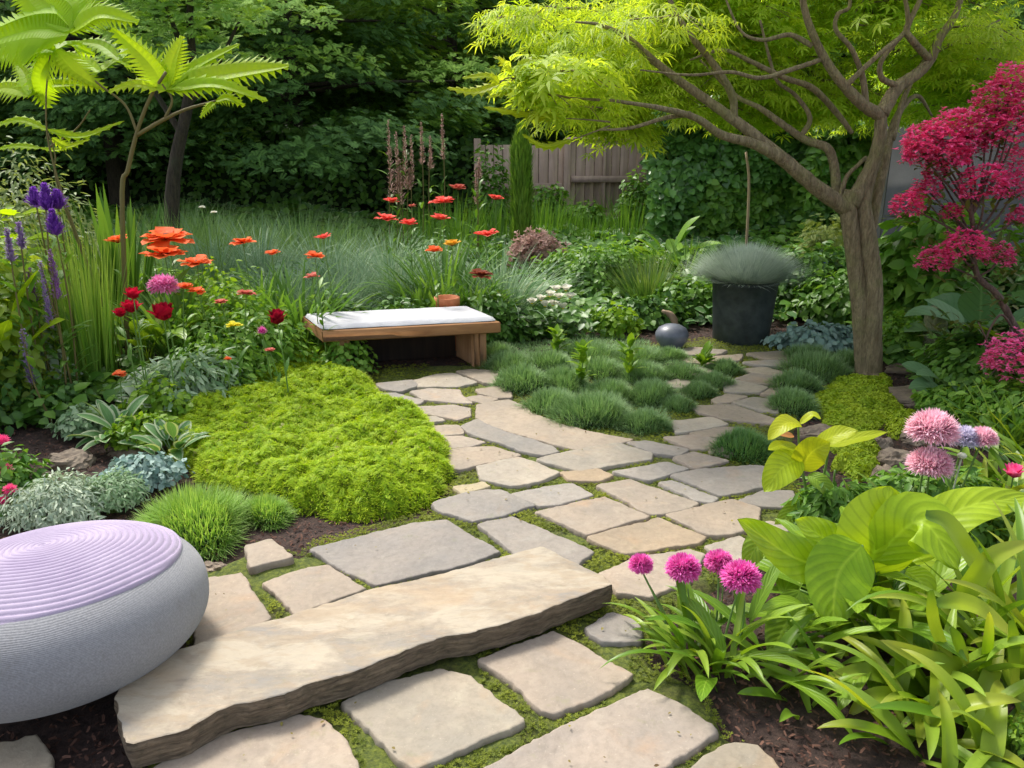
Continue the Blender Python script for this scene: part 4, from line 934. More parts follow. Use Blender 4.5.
    lim('branch', [(800, 138, .2), (810, 118, .2), (795, 95, .2), (778, 82, .1), (770, 60, .1), (760, 20, .1)], [0.0192, 0.016, 0.0128, 0.0112, 0.0096, 0.0064], d)
    lim('branch', [(840, 200, .05), (846, 178, .05), (858, 165, .05), (866, 158, .1)], [0.0176, 0.0144, 0.0128, 0.016], d)
    lim('branch', [(812, 46, -.1), (790, 35, -.1), (762, 40, -.2), (740, 30, -.2), (722, -10, -.2)], [0.016, 0.0144, 0.0112, 0.008, 0.0048], b)
    lim('branch', [(820, 60, -.1), (790, 70, -.2), (760, 78, -.3), (730, 72, -.4), (690, 75, -.5), (640, 70, -.6)], [0.0144, 0.0144, 0.0128, 0.0096, 0.0072, 0.004], b)
    # crown: layered sprays, described by pad centres over and around the limbs
    pads = []
    def pad(px, py, Y, rx, ry, rz, n, m=0): pads.append((D(px, py, Y), rx, ry, rz, n, m))
    for px, py, Y, rx, n in [(560, 75, 4.7, .38, 420), (600, 100, 4.6, .34, 420), (545, 98, 4.6, .20, 130), (620, 60, 4.9, .45, 500), (650, 95, 4.8, .40, 420), (590, 40, 5.2, .4, 420), (640, 20, 5.1, .45, 450),
              (560, 12, 5.4, .4, 330), (690, 40, 5.0, .4, 350), (520, 20, 5.6, .3, 200), (625, 128, 4.8, .28, 230), (660, 70, 5.6, .5, 450), (580, 110, 5.2, .3, 250)]:
        pad(px, py, Y+(1.1 if px >= 600 else .1), rx, rx*.9, .085, int(n*(.62 if px >= 600 else .42)))
    for i in range(70):
        px = U(670, 1010); py = U(-130, 92) if px > 720 else U(-130, 70); Y = 6.0+U(0, 1.6); pad(px, py, Y, U(.35, .6), U(.35, .6), .10, 165, 0 if i % 3 else 1)
    for i in range(11):
        px = U(660, 980); py = U(-170, 30); Y = 4.9+U(0, 1.0); pad(px, py, Y, U(.3, .5), U(.3, .5), .08, 110)
    for i in range(16): pad(U(700, 860), U(92, 118), U(6.2, 7.2), .35, .35, .08, 130, i % 2)
    for i in range(14): pad(U(880, 1015), U(60, 112), U(6.6, 7.8), .4, .4, .10, 190, 1)
    for i in range(4): pad(U(560, 980), U(-330, -150), 4.4+U(0, 2.2), .5, .5, .10, 130)
    g = Geo(); tw = Geo()
    for cc, rx, ry, rz, n, m in pads:
        az = U(0, 2*PI, n); q = np.sqrt(U(0, 1, n)); x = cc.x+np.cos(az)*q*rx; y = cc.y+np.sin(az)*q*ry
        z = cc.z+rng.normal(0, rz, n)*.6-.25*rx*q**2+.05*vn(x*5, y*5, 3)
        nr = np.stack([np.cos(az)*q*.45+rng.normal(0, .35, n), np.sin(az)*q*.45+rng.normal(0, .35, n), np.ones(n)], -1)
        g.scatter(T_LACE if (m == 0 and U(0, 1) < .6) else T_PALM, np.stack([x, y, z], -1), nr, U(.06, .115, n)*(1.2 if cc.x < 1.2 else 1.), az=az+rng.normal(0, .5, n), m=m)
        k = 5; a2 = U(0, 2*PI, k)
        for a_ in a2: tw.tube([(cc.x, cc.y, cc.z+.02), (cc.x+math.cos(a_)*rx*.5, cc.y+math.sin(a_)*ry*.5, cc.z+.01), (cc.x+math.cos(a_)*rx*.95, cc.y+math.sin(a_)*ry*.95, cc.z-.2*rx)], [.006, .004, .002], 4, 5, cap=False)
    Yf = 4.7                                               # larger young leaves hanging at the tip of the lowest boughs
    for A in ([(500, 84), (474, 92), (447, 88), 9], [(500, 84), (488, 76), (462, 78), 8], [(512, 72), (500, 60), (494, 58), 7], [(514, 72), (528, 62), (546, 68), 9], [(512, 74), (530, 78), (544, 72), 6], [(560, 118), (530, 116), (483, 107), 9], [(572, 140), (545, 147), (522, 134), 8], [(520, 78), (505, 92), (486, 98), 6]):
        f = Geo(); frond(f, [D(*A[0], Yf), D(*A[1], Yf-.03), D(*A[2], Yf-.08)], A[3]*Yf/FPX, (U(-.2, .2), -.8, .6), teeth=7); f.build('leaf_spray', MT['yellow'], r)
    tw.tube([D(600, 100, 4.7), D(560, 96, 4.7), D(514, 78, 4.7), D(498, 84, 4.7)], [.008, .005, .003], 5); tw.tube([D(610, 122, 4.75), D(590, 120, 4.7), D(560, 118, 4.7)], [.006, .003], 5); tw.tube([D(610, 126, 4.75), D(572, 140, 4.7)], [.006, .003], 5)
    g.V += tw.V; g.L += [l+g.n for l in tw.L]; g.C += tw.C; g.D += tw.D; g.M += [m_+2 for m_ in tw.M]; g.n += tw.n; g.build('crown', [MT['canopy'], MT['canopyd'], bark], r)
maple()
# ================================================================== BACKGROUND TREES
def bgtree(c, H, rad, npad, nleaf, mats, mix_, name, label, cat='tree', group=None, lean=0, size=.15, low=.25):
    r = thing(name, label, cat, c, group); g = Geo(); X = Vector(c)
    g.tube([X-Vector((0, 0, .1)), X+Vector((lean*.3, .05, H*.4)), X+Vector((lean, 0, H*.95))], [.16, .11, .03], 10, 14, knob=.15)
    lv = Geo(); lim = []
    for i in range(npad):
        t = low+(1-low)*(i+.5)/npad; az = i*2.4+U(-.4, .4); rr = rad*math.sin(min(1, (1-t)*1.5+.15)*PI/2)*U(.35, 1.); p = np.array([c[0]+math.cos(az)*rr+lean*t, c[1]+math.sin(az)*rr, c[2]+H*t])
        pr = U(.55, .95); n = int(nleaf*U(.7, 1.2)); a = U(0, 2*PI, n); q = np.sqrt(U(0, 1, n)); x = p[0]+np.cos(a)*q*pr; y = p[1]+np.sin(a)*q*pr*.9
        z = p[2]+rng.normal(0, .07, n)-.28*pr*q**2-.25*np.hypot(x-c[0], y-c[1])*.3
        nr = np.stack([np.cos(az)*.3+rng.normal(0, .28, n), np.sin(az)*.3+rng.normal(0, .28, n), np.ones(n)], -1)
        lv.scatter(T_SPRAY, np.stack([x, y, z], -1), nr, U(.7, 1.25, n)*size, az=np.where(U(0, 1, n) < .7, az, a)+rng.normal(0, .5, n), m=int(U(0, 1) < mix_))
        if i % 3 == 0: lim.append((t, p))
    g.build('trunk', MT['darkbark'], r); lb = Geo()
    for t, p in lim: lb.tube([(c[0]+lean*t, c[1], c[2]+H*t*.93), ((c[0]+p[0])/2, (c[1]+p[1])/2, c[2]+H*t), p], [.045, .03, .01], 5, 6)
    lb.build('limbs', MT['darkbark'], r); lv.build('crown', [MT[m] for m in mats], r); return r
def cp(src, loc, rz, sc, label):
    o = src.copy(); COL.objects.link(o); o.location = loc; o.rotation_euler = (0, 0, rz); o.scale = (sc, sc, sc); o['label'] = label; USED.setdefault(label, []).append((o.name, o.get('group')))
    for ch in src.children:
        q = ch.copy(); COL.objects.link(q); q.parent = o
    return o
GB = 'dark trees closing the back of the garden'
Bx = lambda px, Y: Vector((D(px, 200, Y).x, Y, float(gz(0, Y))))
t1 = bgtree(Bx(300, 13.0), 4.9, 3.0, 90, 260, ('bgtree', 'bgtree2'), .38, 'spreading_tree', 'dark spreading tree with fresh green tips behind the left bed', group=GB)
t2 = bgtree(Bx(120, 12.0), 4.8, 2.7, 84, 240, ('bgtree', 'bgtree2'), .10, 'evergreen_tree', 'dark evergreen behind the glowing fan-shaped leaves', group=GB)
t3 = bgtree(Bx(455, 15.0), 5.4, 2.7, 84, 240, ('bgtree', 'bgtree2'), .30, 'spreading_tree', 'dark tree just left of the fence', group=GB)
cp(t2, Bx(-60, 13), 1.9, 1.05, 'dark evergreen at the far left edge behind the olive shrub')
cp(t2, Bx(220, 16.5), 3.1, 1.25, 'taller dark evergreen filling the gap behind the left trees')
cp(t1, Bx(600, 15.5), 2.2, 1.0, 'green spreading tree rising directly behind the fence')
cp(t1, Bx(760, 13.6), 4.0, .95, 'green spreading tree behind the ivy')
cp(t3, Bx(900, 13.5), 1.1, 1.0, 'dark tree beyond the grey wall, behind the maple')
cp(t1, Bx(1050, 12.6), 5.2, 1.0, 'green spreading tree above the right end of the grey wall')
cp(t2, Bx(390, 19.5), .7, 1.3, 'tall dark evergreen deepest in the background left of the fence')
cp(t2, Bx(680, 18.5), 4.4, 1.3, 'tall dark evergreen deepest in the background right of the fence')
cp(t2, Bx(60, 18.5), 5.4, 1.3, 'tall dark evergreen deepest in the background at the left')
cp(t2, Bx(960, 18), 2.4, 1.25, 'tall dark evergreen deepest in the background at the right')
cp(t3, Bx(-330, 10.5), 2.4, 1.0, 'dark tree outside the left border')
# closing hedge
def hedge(name, label, x0, x1, y0, y1, h, n, T, size, mats, cat='hedge', zt=None, mixf=.3, normal=(-.0, -.8, .5)):
    c = Vector(((x0+x1)/2, (y0+y1)/2, float(gz((x0+x1)/2, (y0+y1)/2)))); r = thing(name, label, cat, c)
    x = U(x0, x1, n); z = U(0, 1, n)**.85; ht = h*(.86+.28*vn(x*1.3, x*0+2, 8)); b = .35*(vn(x*1.6, z*h*1.9, 3)-.5)+.15*(vn(x*5, z*h*6, 4)-.5)
    back = U(0, 1, n)**1.5*(y1-y0)*.5; y = y0+.25+b+back; top = U(0, 1, n) < .3; z = np.where(top, ht*U(.93, 1.05, n), z*ht); y = np.where(top, U(y0, y1, n), y)
    nr = np.stack([rng.normal(0, .4, n), np.where(top, -.2, normal[1])+rng.normal(0, .3, n), normal[2]+rng.normal(0, .25, n)], -1)
    g = Geo(); mm = vn(x*2, z*2, 6) > 1-mixf
    for m in (0, 1):
        k = mm == bool(m); g.scatter(T, np.stack([x, y, c.z+z], -1)[k], nr[k], U(.6, 1.2, k.sum())*size, az=(-PI/2+rng.normal(0, 1., k.sum())), m=m)
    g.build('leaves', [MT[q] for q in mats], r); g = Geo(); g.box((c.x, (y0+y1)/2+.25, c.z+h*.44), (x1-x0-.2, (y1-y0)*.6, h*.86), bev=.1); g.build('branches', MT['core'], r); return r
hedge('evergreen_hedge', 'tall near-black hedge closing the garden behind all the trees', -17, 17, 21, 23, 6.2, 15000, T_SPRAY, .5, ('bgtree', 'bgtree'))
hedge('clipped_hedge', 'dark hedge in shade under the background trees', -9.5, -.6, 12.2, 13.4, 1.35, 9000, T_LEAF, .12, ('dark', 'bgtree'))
hedge('ivy_bank', 'dense wall of dark green ivy right of the fence', D(652, 200, 10.5).x, D(800, 200, 10.2).x, 10.1, 11.4, 1.45, 15000, T_ROUND, .12, ('ivy', 'mid'), cat='ivy', mixf=.25)
hedge('ivy_bank', 'ivy and shrubs in shade behind the maple trunk', D(795, 200, 10.3).x, D(900, 200, 10.3).x, 9.6, 10.8, 1.35, 8000, T_LEAF, .13, ('dark', 'mid'), cat='ivy', mixf=.35)

# ================================================================== FAN-LEAVED PLANT, upper left
def fanleaf(g, c, Rr, az, tilt, roll=0, lobes=11, depth=.34, teeth=.10):
    """a broad palmate leaf: deep lobes with toothed margins, pleated, on a plane tilted from horizontal"""
    from mathutils import Matrix
    nt, nr = lobes*22, 9; th = np.linspace(-R(155), R(155), nt); k = (th+R(155))/R(310)*lobes; f = k-np.floor(k)
    env = .62+.38*np.cos(th*.5)**.8; lob = 1-depth*(np.abs(f-.5)*2)**1.6; tt = 1+teeth*((k*6) % 1-.5)
    q = np.linspace(0, 1, nr)[:, None]; rr = Rr*env*(lob*tt*q**1+(1-lob*tt)*q*(1-q)*.6)
    z = .030*Rr*np.cos(k*2*PI)*q*2-.30*Rr*q**2+.04*Rr*np.sin(th*3+az)*q
    P = np.stack([rr*np.sin(th), rr*np.cos(th), z*np.ones_like(rr)], -1)
    M = np.array(Matrix.Rotation(az, 3, 'Z')@Matrix.Rotation(tilt, 3, 'X')@Matrix.Rotation(roll, 3, 'Y'))
    Dt = np.stack([np.full(rr.shape, random.random()), q*np.ones_like(rr), np.broadcast_to(f*2-1, rr.shape)], -1); g.grid(P@M.T+np.array(list(c)), False, Dt)
def fanplant():
    Y = 5.3; c = at((118, 300), Y); r = thing('fan_leaf_plant', 'tall plant with glowing toothed fan-shaped leaves on thin brown stems', 'plant', c)
    T = lambda pts: [c]+[D(a, b, Y+dy) for a, b, dy in pts]
    paths = [([(122, 200, 0), (128, 170, 0), (137, 132, 0), (150, 98, 0), (166, 72, 0)], .013), ([(137, 135, 0), (165, 119, 0), (187, 109, 0), (216, 101, 0)], .010),
             ([(75, 230, 0), (50, 150, 0), (46, 100, 0), (50, 55, 0)], .006), ([(62, 200, 0), (55, 155, 0), (48, 133, 0)], .005), ([(137, 132, .0), (125, 105, 0), (100, 85, 0), (72, 60, .1)], .007), ([(165, 118, 0), (172, 100, 0), (162, 84, 0)], .007), ([(45, 150, .1), (75, 130, .1), (90, 110, .1)], .005)]
    for k, (p, rad) in enumerate(paths): g = Geo(); g.tube(T(p)[(1 if k in (1, 4, 5, 6) else 0):], [rad*1.3, rad, rad*.7], 7, 24, knob=.15); g.build('stem', MT['darkbark'] if rad > .02 else MT['brownstem'], r)
    arms = [[((70, 32), (30, 30), (-40, 52), 36, 0), ((70, 32), (100, 14), (139, 22), 20, 0), ((70, 30), (50, 5), (10, -25), 34, .2), ((70, 30), (85, 5), (95, -30), 26, .3)],
            [((55, 50), (25, 48), (-15, 62), 24, .1), ((55, 50), (75, 72), (106, 90), 18, 0), ((55, 48), (40, 78), (48, 108), 20, .05), ((55, 50), (70, 45), (95, 55), 15, .2)],
            [((166, 90), (148, 62), (112, 28), 20, .05), ((166, 90), (172, 62), (182, 36), 19, .1), ((166, 88), (225, 74), (289, 66), 24, 0), ((166, 90), (215, 84), (268, 101), 14, -.1), ((166, 90), (135, 84), (108, 92), 11, -.05), ((166, 90), (196, 66), (240, 44), 15, .1)],
            [((100, 72), (82, 60), (60, 52), 14, .35), ((100, 72), (115, 62), (135, 70), 12, .35), ((100, 72), (88, 80), (75, 95), 10, .35)],
            [((48, 130), (82, 136), (124, 121), 8, 0), ((48, 130), (20, 120), (-12, 128), 8, .1), ((52, 138), (68, 146), (90, 139), 7, 0)],
            [((40, 148), (15, 146), (-12, 152), 6, .1), ((40, 148), (55, 150), (75, 146), 5, .1)], [((30, 95), (5, 88), (-25, 96), 16, .2), ((30, 95), (50, 85), (80, 84), 15, .25), ((30, 95), (25, 75), (15, 62), 14, .2)], [((120, 60), (100, 45), (75, 42), 13, .4), ((120, 60), (135, 45), (150, 50), 12, .4), ((120, 60), (150, 66), (178, 62), 13, .4)], [((20, 215), (40, 210), (62, 214), 7, -.6), ((20, 215), (0, 212), (-20, 218), 8, -.6)], [((25, 240), (45, 236), (64, 243), 7, -.6), ((25, 240), (8, 236), (-12, 240), 6, -.6)], [((216, 101), (228, 98), (245, 106), 9, -.05), ((216, 101), (208, 108), (200, 118), 7, -.05)]]
    for A in arms:
        g = Geo()
        for a, b, d, w, dy in A:
            P = [D(*a, Y), D(*b, Y+dy*.6), D(*d, Y+dy)]; frond(g, P, w*Y/FPX, (U(-.2, .2), -.8, .6), teeth=max(8, int(w*.75)))
        g.build('fan_leaf', MT['fan'], r)
fanplant()
def baretrunk():
    c = at((170, 250), 8.4); r = thing('young_tree', 'dark thin leaning tree trunk behind the fan-leaved plant', 'tree', c); T = lambda p: [D(a, b, 8.4) for a, b in p]
    g = Geo(); g.tube([c]+T([(172, 200), (176, 160), (186, 112), (192, 70), (190, 10), (195, -40)]), [.09, .075, .065, .055, .045, .03, .02], 9, 30, knob=.15); g.build('trunk', MT['darkbark'], r)
    for p in ([(182, 135), (160, 100), (135, 60), (110, 20)], [(188, 105), (215, 70), (240, 20)], [(190, 70), (175, 30), (160, -10)]): g = Geo(); g.tube(T(p), [.035, .025, .012], 7, 14, knob=.15); g.build('limb', MT['darkbark'], r)
    g = Geo(); n = 3000; px = U(95, 265, n); py = U(-90, 60, n); P = np.array([list(D(a, b, 8.4+U(-.6, .6))) for a, b in zip(px, py)]); P = P[vn(P[:, 0]*3, P[:, 2]*7, 5) > .45]
    g.scatter(T_SPRAY, P, np.stack([rng.normal(0, .3, len(P)), rng.normal(-.3, .3, len(P)), np.ones(len(P))], -1), U(.09, .16, len(P))); g.build('crown', MT['bgtree2'], r)
baretrunk()

# ================================================================== RED-FLOWERED SHRUB, right
def redshrub():
    Y = 4.7; c = at((1062, 430), Y); r = thing('flowering_shrub', 'leggy shrub with rounded crimson-pink flower clusters at the right edge', 'shrub', c)
    T = lambda pts: [D(a, b, Y+dy) for a, b, dy in pts]
    def lm(pts, rad, nm='branch', par=r):
        g = Geo(); g.tube(pts, rad, 8, len(pts)*6, knob=.18); return g.build(nm, MT['redbark'], par)
    tr = lm([c]+T([(1046, 372, 0), (1022, 338, 0), (1012, 322, 0), (1005, 308, 0), (995, 292, 0), (980, 280, 0), (974, 262, 0), (974, 235, 0), (970, 205, 0)]), [.030, .026, .022, .021, .020, .018, .017, .015, .012], 'trunk')
    clusters = [(937, 148, 24, 0), (925, 140, 15, .1), (960, 130, 20, .05), (950, 158, 14, 0), (921, 155, 12, 0), (985, 128, 18, .1), (1008, 134, 20, 0), (998, 100, 17, .1), (1013, 82, 15, .1), (984, 185, 19, -.1), (1016, 188, 14, 0), (1014, 163, 13, .1),
                (907, 206, 13, 0), (927, 190, 11, .05), (936, 172, 9, .1), (951, 213, 8, 0), (1021, 217, 9, 0), (935, 261, 13, 0), (964, 248, 17, -.1), (999, 257, 12, 0), (1016, 359, 23, -.3), (970, 147, 12, .1), (1024, 108, 14, 0)]
    cen = []
    for i, (px, py, w, dy) in enumerate(clusters):
        p = D(px, py, Y+dy); cen.append(p); s0 = (1010, 328) if py > 300 else (976, 278) if py > 230 else (972, 240 if py > 160 else 215); m = D((px+s0[0])/2+4, (py*.45+s0[1]*.55), Y+dy*.5); lm([D(*s0, Y), m, p], [.008, .006, .004], par=tr)
        rad = w*(p-Vector((0, 0, CAMZ))).length/FPX; g = Geo(); n = int(80+rad*1900); k = np.arange(n)+.5; cz = 1-1.55*k/n; ph = k*2.39996; tl = np.arccos(cz)
        rad *= .98; lump = 1+.35*(vn(np.cos(ph)*3+5, np.sin(ph)*3+cz*3, i)-.5); b = np.array(list(p))+np.stack([np.cos(ph)*np.sin(tl)*rad*lump, np.sin(ph)*np.sin(tl)*rad*.9*lump, cz*rad*.8*lump], -1)+rng.normal(0, rad*.13, (n, 3)); sz_ = U(.5, 1.4, n); kp = vn(b[:, 0]*60, b[:, 2]*60+b[:, 1]*30, i) > .22; b, ph, tl, sz_ = b[kp], ph[kp], tl[kp], sz_[kp]; n = len(b)
        for j in range(5):
            g.blades(b, ph+j*2*PI/5+U(-.6, .6, n), tl*.45+.75+rng.normal(0, .3, n), (rad*.10+.009)*sz_, .0085*sz_, U(-.2, .9, n), S=3, K=2, prof=P_HEART, fold=.2)
        g.build('flower_cluster', MT['rosered'] if i % 3 else MT['crimson2'], r)
    g = Geo(); st = Geo(); n = 0
    P = []
    for p in cen+[D(975+U(-50, 50), U(160, 330), Y+U(-.1, .3)) for _ in range(22)]:
        for _ in range(14): P.append([p.x+rng.normal(0, .05), p.y+rng.normal(0, .05), p.z-.03-abs(rng.normal(0, .06))])
    P = np.array(P); g.blades(P, U(0, 6.28, len(P)), U(.6, 1.7, len(P)), U(.05, .11, len(P)), .014, U(0, .8, len(P)), S=4, K=2, prof=P_OVATE, fold=.2); g.build('leaves', MT['redleaf'], r)
    for pts in ([(1014, 330, 0), (1000, 315, -.1), (985, 345, -.1), (1002, 362, -.2)], [(1010, 345, 0), (995, 352, -.1), (978, 322, -.1)], [(1024, 345, 0), (1008, 358, -.1), (985, 380, -.1)], [(996, 292, 0), (960, 255, 0), (945, 225, 0), (930, 205, 0)]): lm(T(pts), [.008, .006, .003], par=tr)
MT['crimson2'] = petal('crimson_pink_petal', (.86, .06, .26), (.94, .17, .40)); MT['redleaf'] = LM('olive_shrub_leaf', (.08, .13, .03), (.18, .18, .05), tr=.3)
redshrub()

# ================================================================== GROUND COVER IN THE BEDS
n = 60000; x = U(-9, 9, n); y = U(4.2, 12.5, n); zoneL = (x < -1.05-.12*(y-4)) | (y > 6.75) | ((x > 2.65) & (y > 4.8)); k = zoneL & ~inpoly([G(*p) for p in ((170, 440), (190, 385), (285, 350), (370, 350), (460, 440), (460, 510), (340, 540), (180, 500))], x, y) & ~inpoly(PATH, x, y) & (vn(x*1.2, y*1.2, 31) > .18); x, y = x[k], y[k]
g = Geo(); mm = vn(x*.9, y*.9, 12); h = .05+.16*vn(x*2, y*2, 14)*U(0, 1, len(x)); nr = np.stack([rng.normal(0, .4, len(x)), rng.normal(-.3, .4, len(x)), np.ones(len(x))], -1)
for m, (a, b) in enumerate(((0, .4), (.4, .62), (.62, 1.1))):
    k = (mm >= a) & (mm < b); g.scatter(T_ROUND, np.stack([x, y, gz(x, y)+h], -1)[k], nr[k], U(.04, .085, k.sum())*(1+.08*y[k]), m=m)
tag(g.build('ground_cover', [MT['dark'], MT['mid'], MT['varieg']]), 'low mixed green ground cover between the larger plants', 'ground cover', kind='stuff')

# ================================================================== CHARTREUSE MOUNDS
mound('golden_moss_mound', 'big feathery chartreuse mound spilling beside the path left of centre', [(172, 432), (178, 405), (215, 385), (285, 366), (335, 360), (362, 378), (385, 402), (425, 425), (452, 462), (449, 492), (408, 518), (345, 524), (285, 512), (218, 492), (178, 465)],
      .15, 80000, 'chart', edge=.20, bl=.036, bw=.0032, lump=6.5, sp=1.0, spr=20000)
for ob_ in [o for o in bpy.data.objects if o.name == 'golden_moss_mound']:
    lv_ = [c for c in ob_.children if c.name.startswith('leaves')][0]; nv = len(lv_.data.vertices); co = np.empty(nv*3, np.float32); lv_.data.vertices.foreach_get('co', co); co = co.reshape(-1, 3)[rng.integers(0, nv, 1500)]+np.array(list(ob_.location)); co = co[vn(co[:, 0]*4, co[:, 1]*4, 61) > .52]
    g = Geo(); g.scatter(T_FINE, co, np.stack([rng.normal(0, .6, len(co)), rng.normal(0, .6, len(co)), np.ones(len(co))], -1), U(.015, .035, len(co))); g.build('dry_sprigs', MT['deadgrass'], ob_)
mound('golden_moss_mound', 'thin far arm of feathery green running from the chartreuse mound under the bench', [(262, 376), (270, 362), (300, 350), (330, 352), (352, 366), (372, 384), (350, 392), (300, 380)], .10, 16000, 'grassy', edge=.1, bl=.04, bw=.003, lump=6)
mound('golden_creeper', 'rounded mound of small yellow-green leaves at the maple foot', [(812, 412), (818, 392), (845, 380), (880, 380), (898, 396), (897, 420), (870, 432), (832, 430)], .085, 20000, 'chart2', edge=.2, lump=7, T=T_ROUND, ts=.018)
mound('golden_creeper', 'golden creeper patch between the golden-leaved plant and the rocks', [(830, 468), (832, 448), (848, 436), (870, 436), (878, 452), (874, 476), (850, 482)], .09, 8000, 'chart2', edge=.1, lump=8, T=T_ROUND, ts=.017)
mound('golden_creeper', 'low golden creeper strip behind the rocks', [(880, 424), (905, 416), (932, 424), (930, 436), (895, 440)], .06, 3000, 'chart2', edge=.06, lump=8, T=T_ROUND, ts=.018)

# ================================================================== BLUE-GREEN MOUNDS
mound('fescue_carpet', 'low blue-green carpet between the fescue mounds in front of the bench leg', [(492, 392), (485, 372), (505, 350), (560, 338), (640, 342), (690, 356), (728, 368), (728, 382), (705, 402), (680, 416), (650, 436), (610, 430), (560, 418), (520, 402)], .045, 26000, 'fescue_b', edge=.1, bl=.05, bw=.003, lump=6, core='soil', holes=.35)
mound('fescue_carpet', 'low blue-green carpet under the maple mounds', [(780, 416), (782, 384), (792, 366), (830, 352), (870, 362), (868, 378), (838, 384), (818, 398), (812, 418)], .045, 9000, 'fescue_b', edge=.1, bl=.05, bw=.003, lump=6, core='soil', holes=.3)
for px, w, h, lab in [
 ((647, 439), 50, 37, 'frontmost small fescue mound at the corner of the big curving flagstone'), ((596, 433), 84, 40, 'broad fescue mound just left of the frontmost one'), ((552, 419), 62, 34, 'fescue mound at the left front, above the big curving flagstone'),
 ((679, 417), 34, 28, 'small fescue mound above the pale flagstone right of centre'), ((702, 403), 34, 27, 'fescue mound second from the right of its island'), ((716, 393), 36, 27, 'upright fescue mound near the white-topped flagstone'),
 ((727, 379), 34, 19, 'rightmost far fescue mound of its island'), ((655, 410), 56, 30, 'fescue mound behind the frontmost one, right of the green seedling'), ((612, 408), 60, 30, 'fescue mound at the foot of the right leafy seedling'),
 ((565, 396), 62, 32, 'fescue mound at the foot of the left leafy seedling'), ((522, 398), 52, 32, 'leftmost front fescue mound beside the path'), ((510, 378), 54, 26, 'fescue mound right of the bench leg'),
 ((550, 378), 56, 24, 'far fescue mound behind the left seedling'), ((600, 384), 56, 24, 'fescue mound in the middle of the island'), ((645, 388), 52, 24, 'fescue mound between seedling and grey ornament'),
 ((684, 385), 44, 22, 'fescue mound in front of the grey ornament'), ((640, 369), 56, 20, 'far fescue mound left of the grey ornament'), ((497, 362), 40, 20, 'fescue mound in the shade behind the bench leg'), ((590, 366), 60, 18, 'farthest fescue mound under the white flowers'), ((672, 366), 36, 16, 'tiny far fescue mound below the grey ornament')]:
    cushion(px, w, h, lab, n=int(1500+w*28))
cushion((747, 464), 54, 38, 'single round green fescue mound on the right side of the path', mat='fescue', n=3600, group=None)
for px, w, h, lab in [((796, 418), 46, 32, 'nearest fescue mound left of the golden creeper by the maple'), ((800, 398), 52, 32, 'middle fescue mound by the maple'), ((822, 382), 56, 26, 'fescue mound touching the maple trunk'), ((812, 368), 50, 18, 'farthest fescue mound by the maple'), ((850, 372), 40, 20, 'fescue mound behind the maple trunk')]:
    cushion(px, w, h, lab, mat='fescue_b', group='fescue mounds by the maple')
cushion((184, 552), 98, 50, 'larger lime-green grass tuft behind the pouf', mat='limegrass', n=4600, name='grass_tuft', group='lime grass tufts', bl=.07, bw=.003)
cushion((262, 527), 46, 32, 'smaller lime-green grass tuft beside the chartreuse mound', mat='limegrass', n=2000, name='grass_tuft', group='lime grass tufts', bl=.06, bw=.003)
for px, top, lab in [((580, 392), (584, 348), 'left leafy seedling standing in the blue-green mounds'), ((628, 386), (630, 342), 'right leafy seedling on a pale stalk in the blue-green mounds'), ((556, 362), (556, 332), 'short leafy seedling behind the left one'), ((700, 372), (706, 352), 'tiny seedling near the far flagstones')]:
    c = G(*px); t = D(top[0], top[1], c.y); r = thing('seedling', lab, 'plant', c); g = Geo(); g.tube([c, (c+t)/2, t], [.006, .005, .003], 6); g.build('stem', MT['stem'], r)
    k = 26; s = U(.25, 1, k)[:, None]; P = np.array(list(c))+(np.array(list(t))-np.array(list(c)))*s; g = Geo(); g.blades(P, U(0, 6.28, k), U(.3, 1.2, k), U(.08, .15, k), .026, U(.2, 1., k), S=5, K=2, prof=P_OVATE, fold=.25); g.build('leaves', MT['lime2'], r)

# ================================================================== GRASSES AND STRAPPY CLUMPS
grass('iris_clump', 'tall upright iris-like clump of narrow leaves in the left bed', G(92, 400), 190, 1.10, .008, 'iris', .17, .13, (.02, .22), S=8)
grass('iris_clump', 'thin tall rushes rising behind the narrow iris leaves', at((88, 330), 5.2), 60, 1.15, .006, 'iris', .18, .12, (.05, .5), S=8)
grass('sword_leaf_clump', 'fan of broad sword-shaped green leaves under the glowing fan leaves', at((120, 300), 6.0), 46, 1.25, .028, 'grass', .12, .30, (0, .12), S=6, K=2, fold=.25, prof=P_STRAP)
for i, (px, Y, h, lab) in enumerate([(175, 8.2, .95, 'hazy blue-green grass right of the sword leaves'), (215, 8.6, 1.0, 'hazy blue-green grass, second from the sword leaves'), (258, 8.4, .95, 'hazy blue-green grass in the middle of the back row'), (300, 8.9, .9, 'hazy blue-green grass near the orange poppies at the back'), (345, 8.6, .8, 'hazy blue-green grass left of the dried plumes'), (150, 7.2, .8, 'soft grass behind the long orange flowers')]):
    grass('feather_grass', lab, at((px, 250), Y), 700, h*U(.75, 1.1), .0042, 'bluegrass2', .42, .55, (.2, 1.1), S=5, group='hazy grasses at the back of the left bed')
for i, (px, Y, h, lab) in enumerate([(345, 6.9, .72, 'arching silver-green grass just left behind the bench'), (395, 7.1, .75, 'arching silver-green grass behind the middle of the bench'), (325, 6.3, .55, 'low silver-green grass at the left end of the bench'), (500, 6.9, .72, 'arching silver-green grass right of the red poppies'), (290, 6.6, .7, 'silver-green grass behind the orange poppies'), (215, 7.4, .75, 'blue-green tuft in front of the hazy grass, left'), (262, 7.6, .8, 'blue-green tuft in front of the hazy grass, middle'), (325, 7.7, .75, 'blue-green tuft in front of the hazy grass, right'), (390, 8.0, .7, 'blue-green tuft between plumes and bench')]):
    grass('arching_grass', lab, at((px, 300), Y), 520, h*1.25, .007, 'bluegrass', .18, .75, (.7, 1.7), S=7, group='arching silver-green grasses behind the bench')
